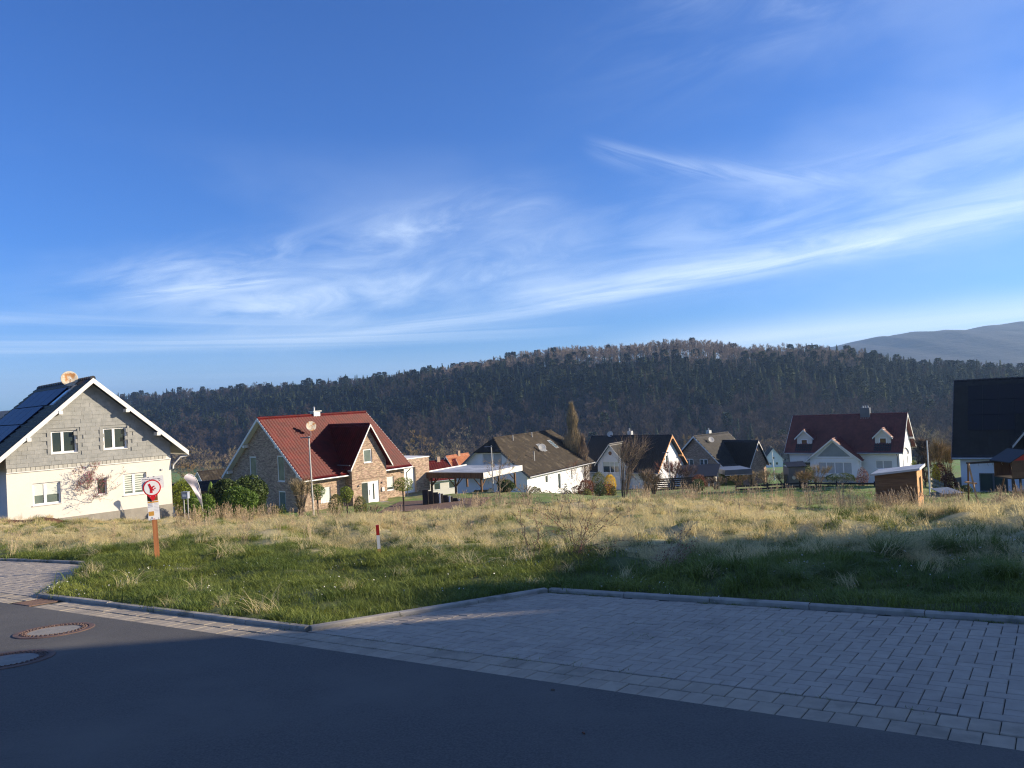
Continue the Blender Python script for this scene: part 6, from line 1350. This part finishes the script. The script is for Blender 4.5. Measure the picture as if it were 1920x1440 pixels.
arch_bush('dead grey weed leaning right with one long stem at the shadow edge', wx_, 9.9, [(.45, .05, .62, .0), (.35, 0, .35, .1), (.3, .1, .30, .2), (.25, -.1, .2, .4), (-.2, 0, .2, .6), (.4, .1, .25, .3), (.1, 0, .3, .3)]*2, 'stem_dry', 'dead_weed')

def tuft(n, h, spread, w, bend, lean=0., segs=3, m='grass_green', hmix=.5, flat=False):
    """one clump of bent blades: folded strips that taper to a point"""
    a = rng.random(n)*6.28; r = spread*np.sqrt(rng.random(n)); base = np.stack([np.cos(a)*r, np.sin(a)*r, np.full(n, -.02)], 1)
    H_ = h*(hmix+(1-hmix)*rng.random(n)); th = rng.random(n)*6.28; d = np.stack([np.cos(th), np.sin(th)], 1); k = bend*(.4+1.0*rng.random(n)); side = np.stack([-d[:, 1], d[:, 0], np.zeros(n)], 1)
    rows = []; 
    for i in range(segs+1):
        f = i/segs; out = (k*f*f*H_)[:, None]*d+np.array([lean, 0])*(f*H_)[:, None]; zz = H_*(f-(.35 if not flat else .5)*np.minimum(k, 1.6)*f*f*f)
        c = base+np.concatenate([out, zz[:, None]], 1); ww = (w*(1-f)**.7*.5+.0004)
        rows += [c-side*ww, c+side*ww]
    v = np.stack(rows, 1).reshape(-1, 3); m2 = 2*(segs+1); o = np.arange(n)*m2
    f = np.concatenate([np.stack([o+2*i, o+2*i+1, o+2*i+3, o+2*i+2], 1) for i in range(segs)]); rn = np.tile(rng.random(n), segs)
    return npmesh('clump', v, f, m, rn, linkit=False)
def field_pts(dens, x0, x1, y0, y1):
    n = int(dens*(x1-x0)*(y1-y0)); x = rng.uniform(x0, x1, n); y = rng.uniform(y0, y1, n); k = (np.abs(x+.1) < .74*y+1.2) & (edge_d(x, y) > .13); return x[k], y[k]
def dress(name, x, y, protos, smin, smax, tilt=.15, sink=0.):
    n = len(x); return scatter(name, np.stack([x, y, G(x, y)-sink], 1), np.stack([rng.normal(size=n)*tilt, rng.normal(size=n)*tilt, rng.random(n)*6.28], 1), smin+(smax-smin)*rng.random(n), rng.integers(0, len(protos), n), protos)
def zone(x, y):               # 0 short green verge .. 1 tall dry meadow
    t, n = tn_of(x, y); return sm((n-8.6-.9*nz2(x, y, 1.1, 5)-.5*sm((t+8)/6))/2.6)
mown = [tuft(70, .10, .16, .0055, .7, m='grass_green') for _ in range(4)]+[tuft(60, .16, .15, .006, .8, m='grass_green') for _ in range(2)]
x, y = field_pts(62, -26, 9, 5.5, 18); z_ = zone(x, y); k = (rng.random(len(x)) > z_*.93) & (nz2(x, y, 2.3, 8) > -.85)
dress('verge_grass', x[k], y[k], mown, .55, 1.25)
lush = [tuft(60, .30, .11, .008, .9, m='grass_green', segs=4) for _ in range(4)]
x, y = field_pts(5.0, -26, 11, 7.0, 20); t_, n_ = tn_of(x, y); k = (nz2(x, y, 1.7, 21) > .12) & (n_ > 7.4) & (rng.random(len(x)) < np.where(t_ > -5, 1, .45))
dress('tall_green_grass', x[k], y[k], lush, .5, 1.2)
dry = [tuft(50, .40, .17, .007, .9, .3, 4, 'grass_dry', .35) for _ in range(5)]+[tuft(54, .30, .22, .007, 1.8, .35, 4, 'grass_dry', .4, True) for _ in range(3)]
x, y = field_pts(17, -22, 20, 8.5, 25); z_ = zone(x, y); k = rng.random(len(x)) < z_*(.62+.5*nz2(x, y, 1.3, 31)).clip(.15, 1)+.035; dress('dry_meadow_grass', x[k], y[k], dry, .5, 1.05, .22)
dryw = [tuft(56, .36, .26, .012, 1.0, .3, 3, 'grass_dry', .35, i > 3) for i in range(5)]
x, y = field_pts(7.5, -38, 34, 25, 52); k = ~((x > .355*y) & (y > 30)) & ~((x < -20) & (y > 37)) & ~((np.abs(x+7) < 4.8) & (y > 52)) & (rng.random(len(x)) < (.7+.4*nz2(x, y, .7, 33)))
dress('far_meadow_grass', x[k], y[k], dryw, .45, .95, .2)
und = [tuft(50, .22, .22, .009, .9, m='grass_green') for _ in range(3)]
x, y = field_pts(9, -30, 28, 9, 40); k = (rng.random(len(x)) < .36+.5*nz2(x, y, .8, 41)) & ~((x > .355*y) & (y > 31)); dress('meadow_undergrowth', x[k], y[k], und, .5, 1.1)
lw = [tuft(40, .07, .3, .014, .6, m='grass_green', segs=2) for _ in range(2)]
x, y = field_pts(5, 8, 46, 30.5, 66); dress('lawn_grass', x, y, lw, .7, 1.3)
# reeds and seed stems along the far edge
def stems(n, h, m='stem_dry'):
    seg = []; P = []
    for i in range(n):
        a = random.random()*6.28; r = .25*random.random(); p = Vector((math.cos(a)*r, math.sin(a)*r, -.05)); hh = h*(.5+.6*random.random()); q = p+Vector((random.gauss(.1, .1)*hh, random.gauss(0, .1)*hh, hh)); seg.append((p, q, .006, .003))
        for k in range(5): P.append(q.lerp(p, .18*random.random()))
    v, f = seg_mesh(seg, 3, .004); P = np.array(P); tv, tf = slivers(P, np.array([[.25, 0, .9]]*len(P))+rng.normal(size=(len(P), 3))*.25, np.full(len(P), .10), np.full(len(P), .025)); tq = np.concatenate([tf, tf[:, 2:3]], 1)
    v2 = tv.reshape(-1, 3, 3); qv = np.concatenate([v2, v2[:, 2:3]+[[[.004, 0, .004]]]], 1).reshape(-1, 3)
    return npmesh('clump', np.concatenate([v, qv]), np.concatenate([f, np.arange(len(qv)).reshape(-1, 4)+len(v)]), m, linkit=False)
rd = [stems(14, 1.25) for _ in range(4)]
rx, ry = [], []
for (px0, px1, Ya, Yb, n, pb) in ((392, 520, 41, 45, 46, 965), (1645, 1715, 31, 33, 26, 945), (1870, 1925, 29, 33, 36, 935), (1180, 1300, 36, 44, 50, 930), (1300, 1620, 33, 45, 70, 925), (860, 1000, 44, 50, 36, 945), (330, 400, 33, 36, 16, 975), (1560, 1900, 30, 34, 40, 940), (560, 640, 44, 48, 14, 960)):
    for i in range(n): Y = random.uniform(Ya, Yb); rx.append(at(random.uniform(px0, px1), pb, Y).x); ry.append(Y)
dress('tall_dry_stems', np.array(rx), np.array(ry), rd, .45, .95, .08)
x, y = field_pts(.35, -22, 22, 15, 32); dress('scattered_seed_stems', x, y, rd, .25, .5, .15)
# big tussocks one can point at
tus = [tuft(420, .55, .22, .008, 1.3, m='grass_green', segs=4), tuft(380, .5, .26, .008, 1.5, m='grass_dry', segs=4)]
for i, (px, pb, Y, s_, k_, lb) in enumerate([(1668, 1075, 10.2, .95, 0, 'largest dark green grass tussock at the right edge of the shadow'), (1775, 1072, 10.4, .8, 0, 'rounded green tussock right of the largest one'), (1560, 1110, 9.3, .75, 0, 'green tussock in shade left of the largest one, nearer the kerb'), (1720, 1092, 9.8, .8, 1, 'straw coloured tussock between the two green ones'),
      (205, 1040, 16.2, .8, 0, 'dark green leafy tussock left of the trail sign'), (540, 1052, 13.6, .6, 0, 'green tussock left of the boundary stake'), (1880, 1130, 8.2, .7, 0, 'green tussock at the right picture edge near the kerb'), (1560, 1030, 13.2, .7, 1, 'flattened straw tussock in the sunny meadow'), (1490, 1120, 8.6, .5, 0, 'small green tussock beside the far kerb')]):
    x = at(px, pb, Y).x; o = bpy.data.objects.new('grass_tussock', tus[k_].data); COL.objects.link(o); o.location = (x, Y, float(G(x, Y))-.02); o.scale = (s_, s_, s_); o.rotation_euler = (0, 0, i*1.3); tag(o, lb, 'grass tussock')
# weeds in the joints along the kerb and on the bay
wd = [tuft(26, .045, .07, .004, .9, m='grass_green', segs=2) for _ in range(3)]
wt = rng.uniform(-5, 3.5, 260); wn = 7.70+rng.normal(size=260)*.018; kk = nz2(wt, wn*0, 3.0, 51) > -.1; wt, wn = wt[kk], wn[kk]; a = rng.random(60); wt = np.r_[wt, -6.15+a*1.1, rng.normal(-3.2, .35, 14), rng.normal(-2.3, .5, 8), rng.uniform(-6, 3, 30)]; wn = np.r_[wn, 5.1+a*2.6, rng.normal(6.1, .25, 14), rng.normal(6.9, .3, 8), rng.normal(N_IN, .01, 30)]
X_ = wt*_T[0]+wn*_N[0]; Y_ = wt*_T[1]+wn*_N[1]; n = len(X_); scatter('joint_weeds', np.stack([X_, Y_, H0(X_, Y_)-.004], 1), np.stack([np.zeros(n), np.zeros(n), rng.random(n)*6.28], 1), .5+1.0*rng.random(n), rng.integers(0, 3, n), wd)
# daisies and fallen leaves in the verge
dm = []; 
for i in range(3):
    P = rng.normal(size=(7, 3))*[.2, .2, 0]+[0, 0, .075]; v, f = leaves(P, .011); dm.append(npmesh('clump', v, f, 'sign_white' if i else 'leaf_rust', linkit=False))
x, y = field_pts(1.6, -14, 8, 6.5, 13); dress('verge_flowers', x, y, dm, .7, 1.2, .05)

# ================================================================== neighbours across the street whose shade falls on the road
nh = thing('neighbour_house', 'tall neighbouring house right of the camera that shades the street', 'house', (24, 0, H(24, 0)))
z0 = H(24, 0)
def nb(a): return a-z0+.75
MB().box(0, -11, -1.5, 9, 9.6, nb(5.4)).build('wall', 'white_render', nh)
MB().prism([(-.5, 9.8, nb(5.3)), (4.5, 9.8, nb(9.7)), (9.5, 9.8, nb(5.3))], (0, -21, 0)).build('roof', 'tile_brown', nh)
MB().box(.3, 9.602, -1.5, 6, 11.2, nb(6.4)).build('side_wing', 'white_render', nh)
MB().prism([(.1, 9.85, nb(6.9)), (.1, 11.6, nb(6.75)), (.1, 11.6, nb(6.42)), (.1, 9.85, nb(6.42))], (6, 0, 0)).build('side_roof', 'tile_brown', nh)
shrub('spreading_tree', 'spreading evergreen tree beside the neighbouring house right of the camera', 'tree', 23.6, 12.3, 4.6, 1.9, 'leaf_dark', 12000, .12, stem=5.5, shell=.4)

# ================================================================== haze
HZ = bpy.data.materials.new('haze'); HZ.use_nodes = True; t = HZ.node_tree; t.nodes.clear(); o_ = t.nodes.new('ShaderNodeOutputMaterial'); pv_ = t.nodes.new('ShaderNodeVolumePrincipled')
pv_.inputs['Color'].default_value = (.38, .62, 1, 1); pv_.inputs['Density'].default_value = .00016; pv_.inputs['Anisotropy'].default_value = .3; t.links.new(pv_.outputs[0], o_.inputs['Volume'])
M['haze'] = HZ
hb = MB().box(-3200, -700, -46, 5200, 7500, 245).build('haze', 'haze', kind='stuff')
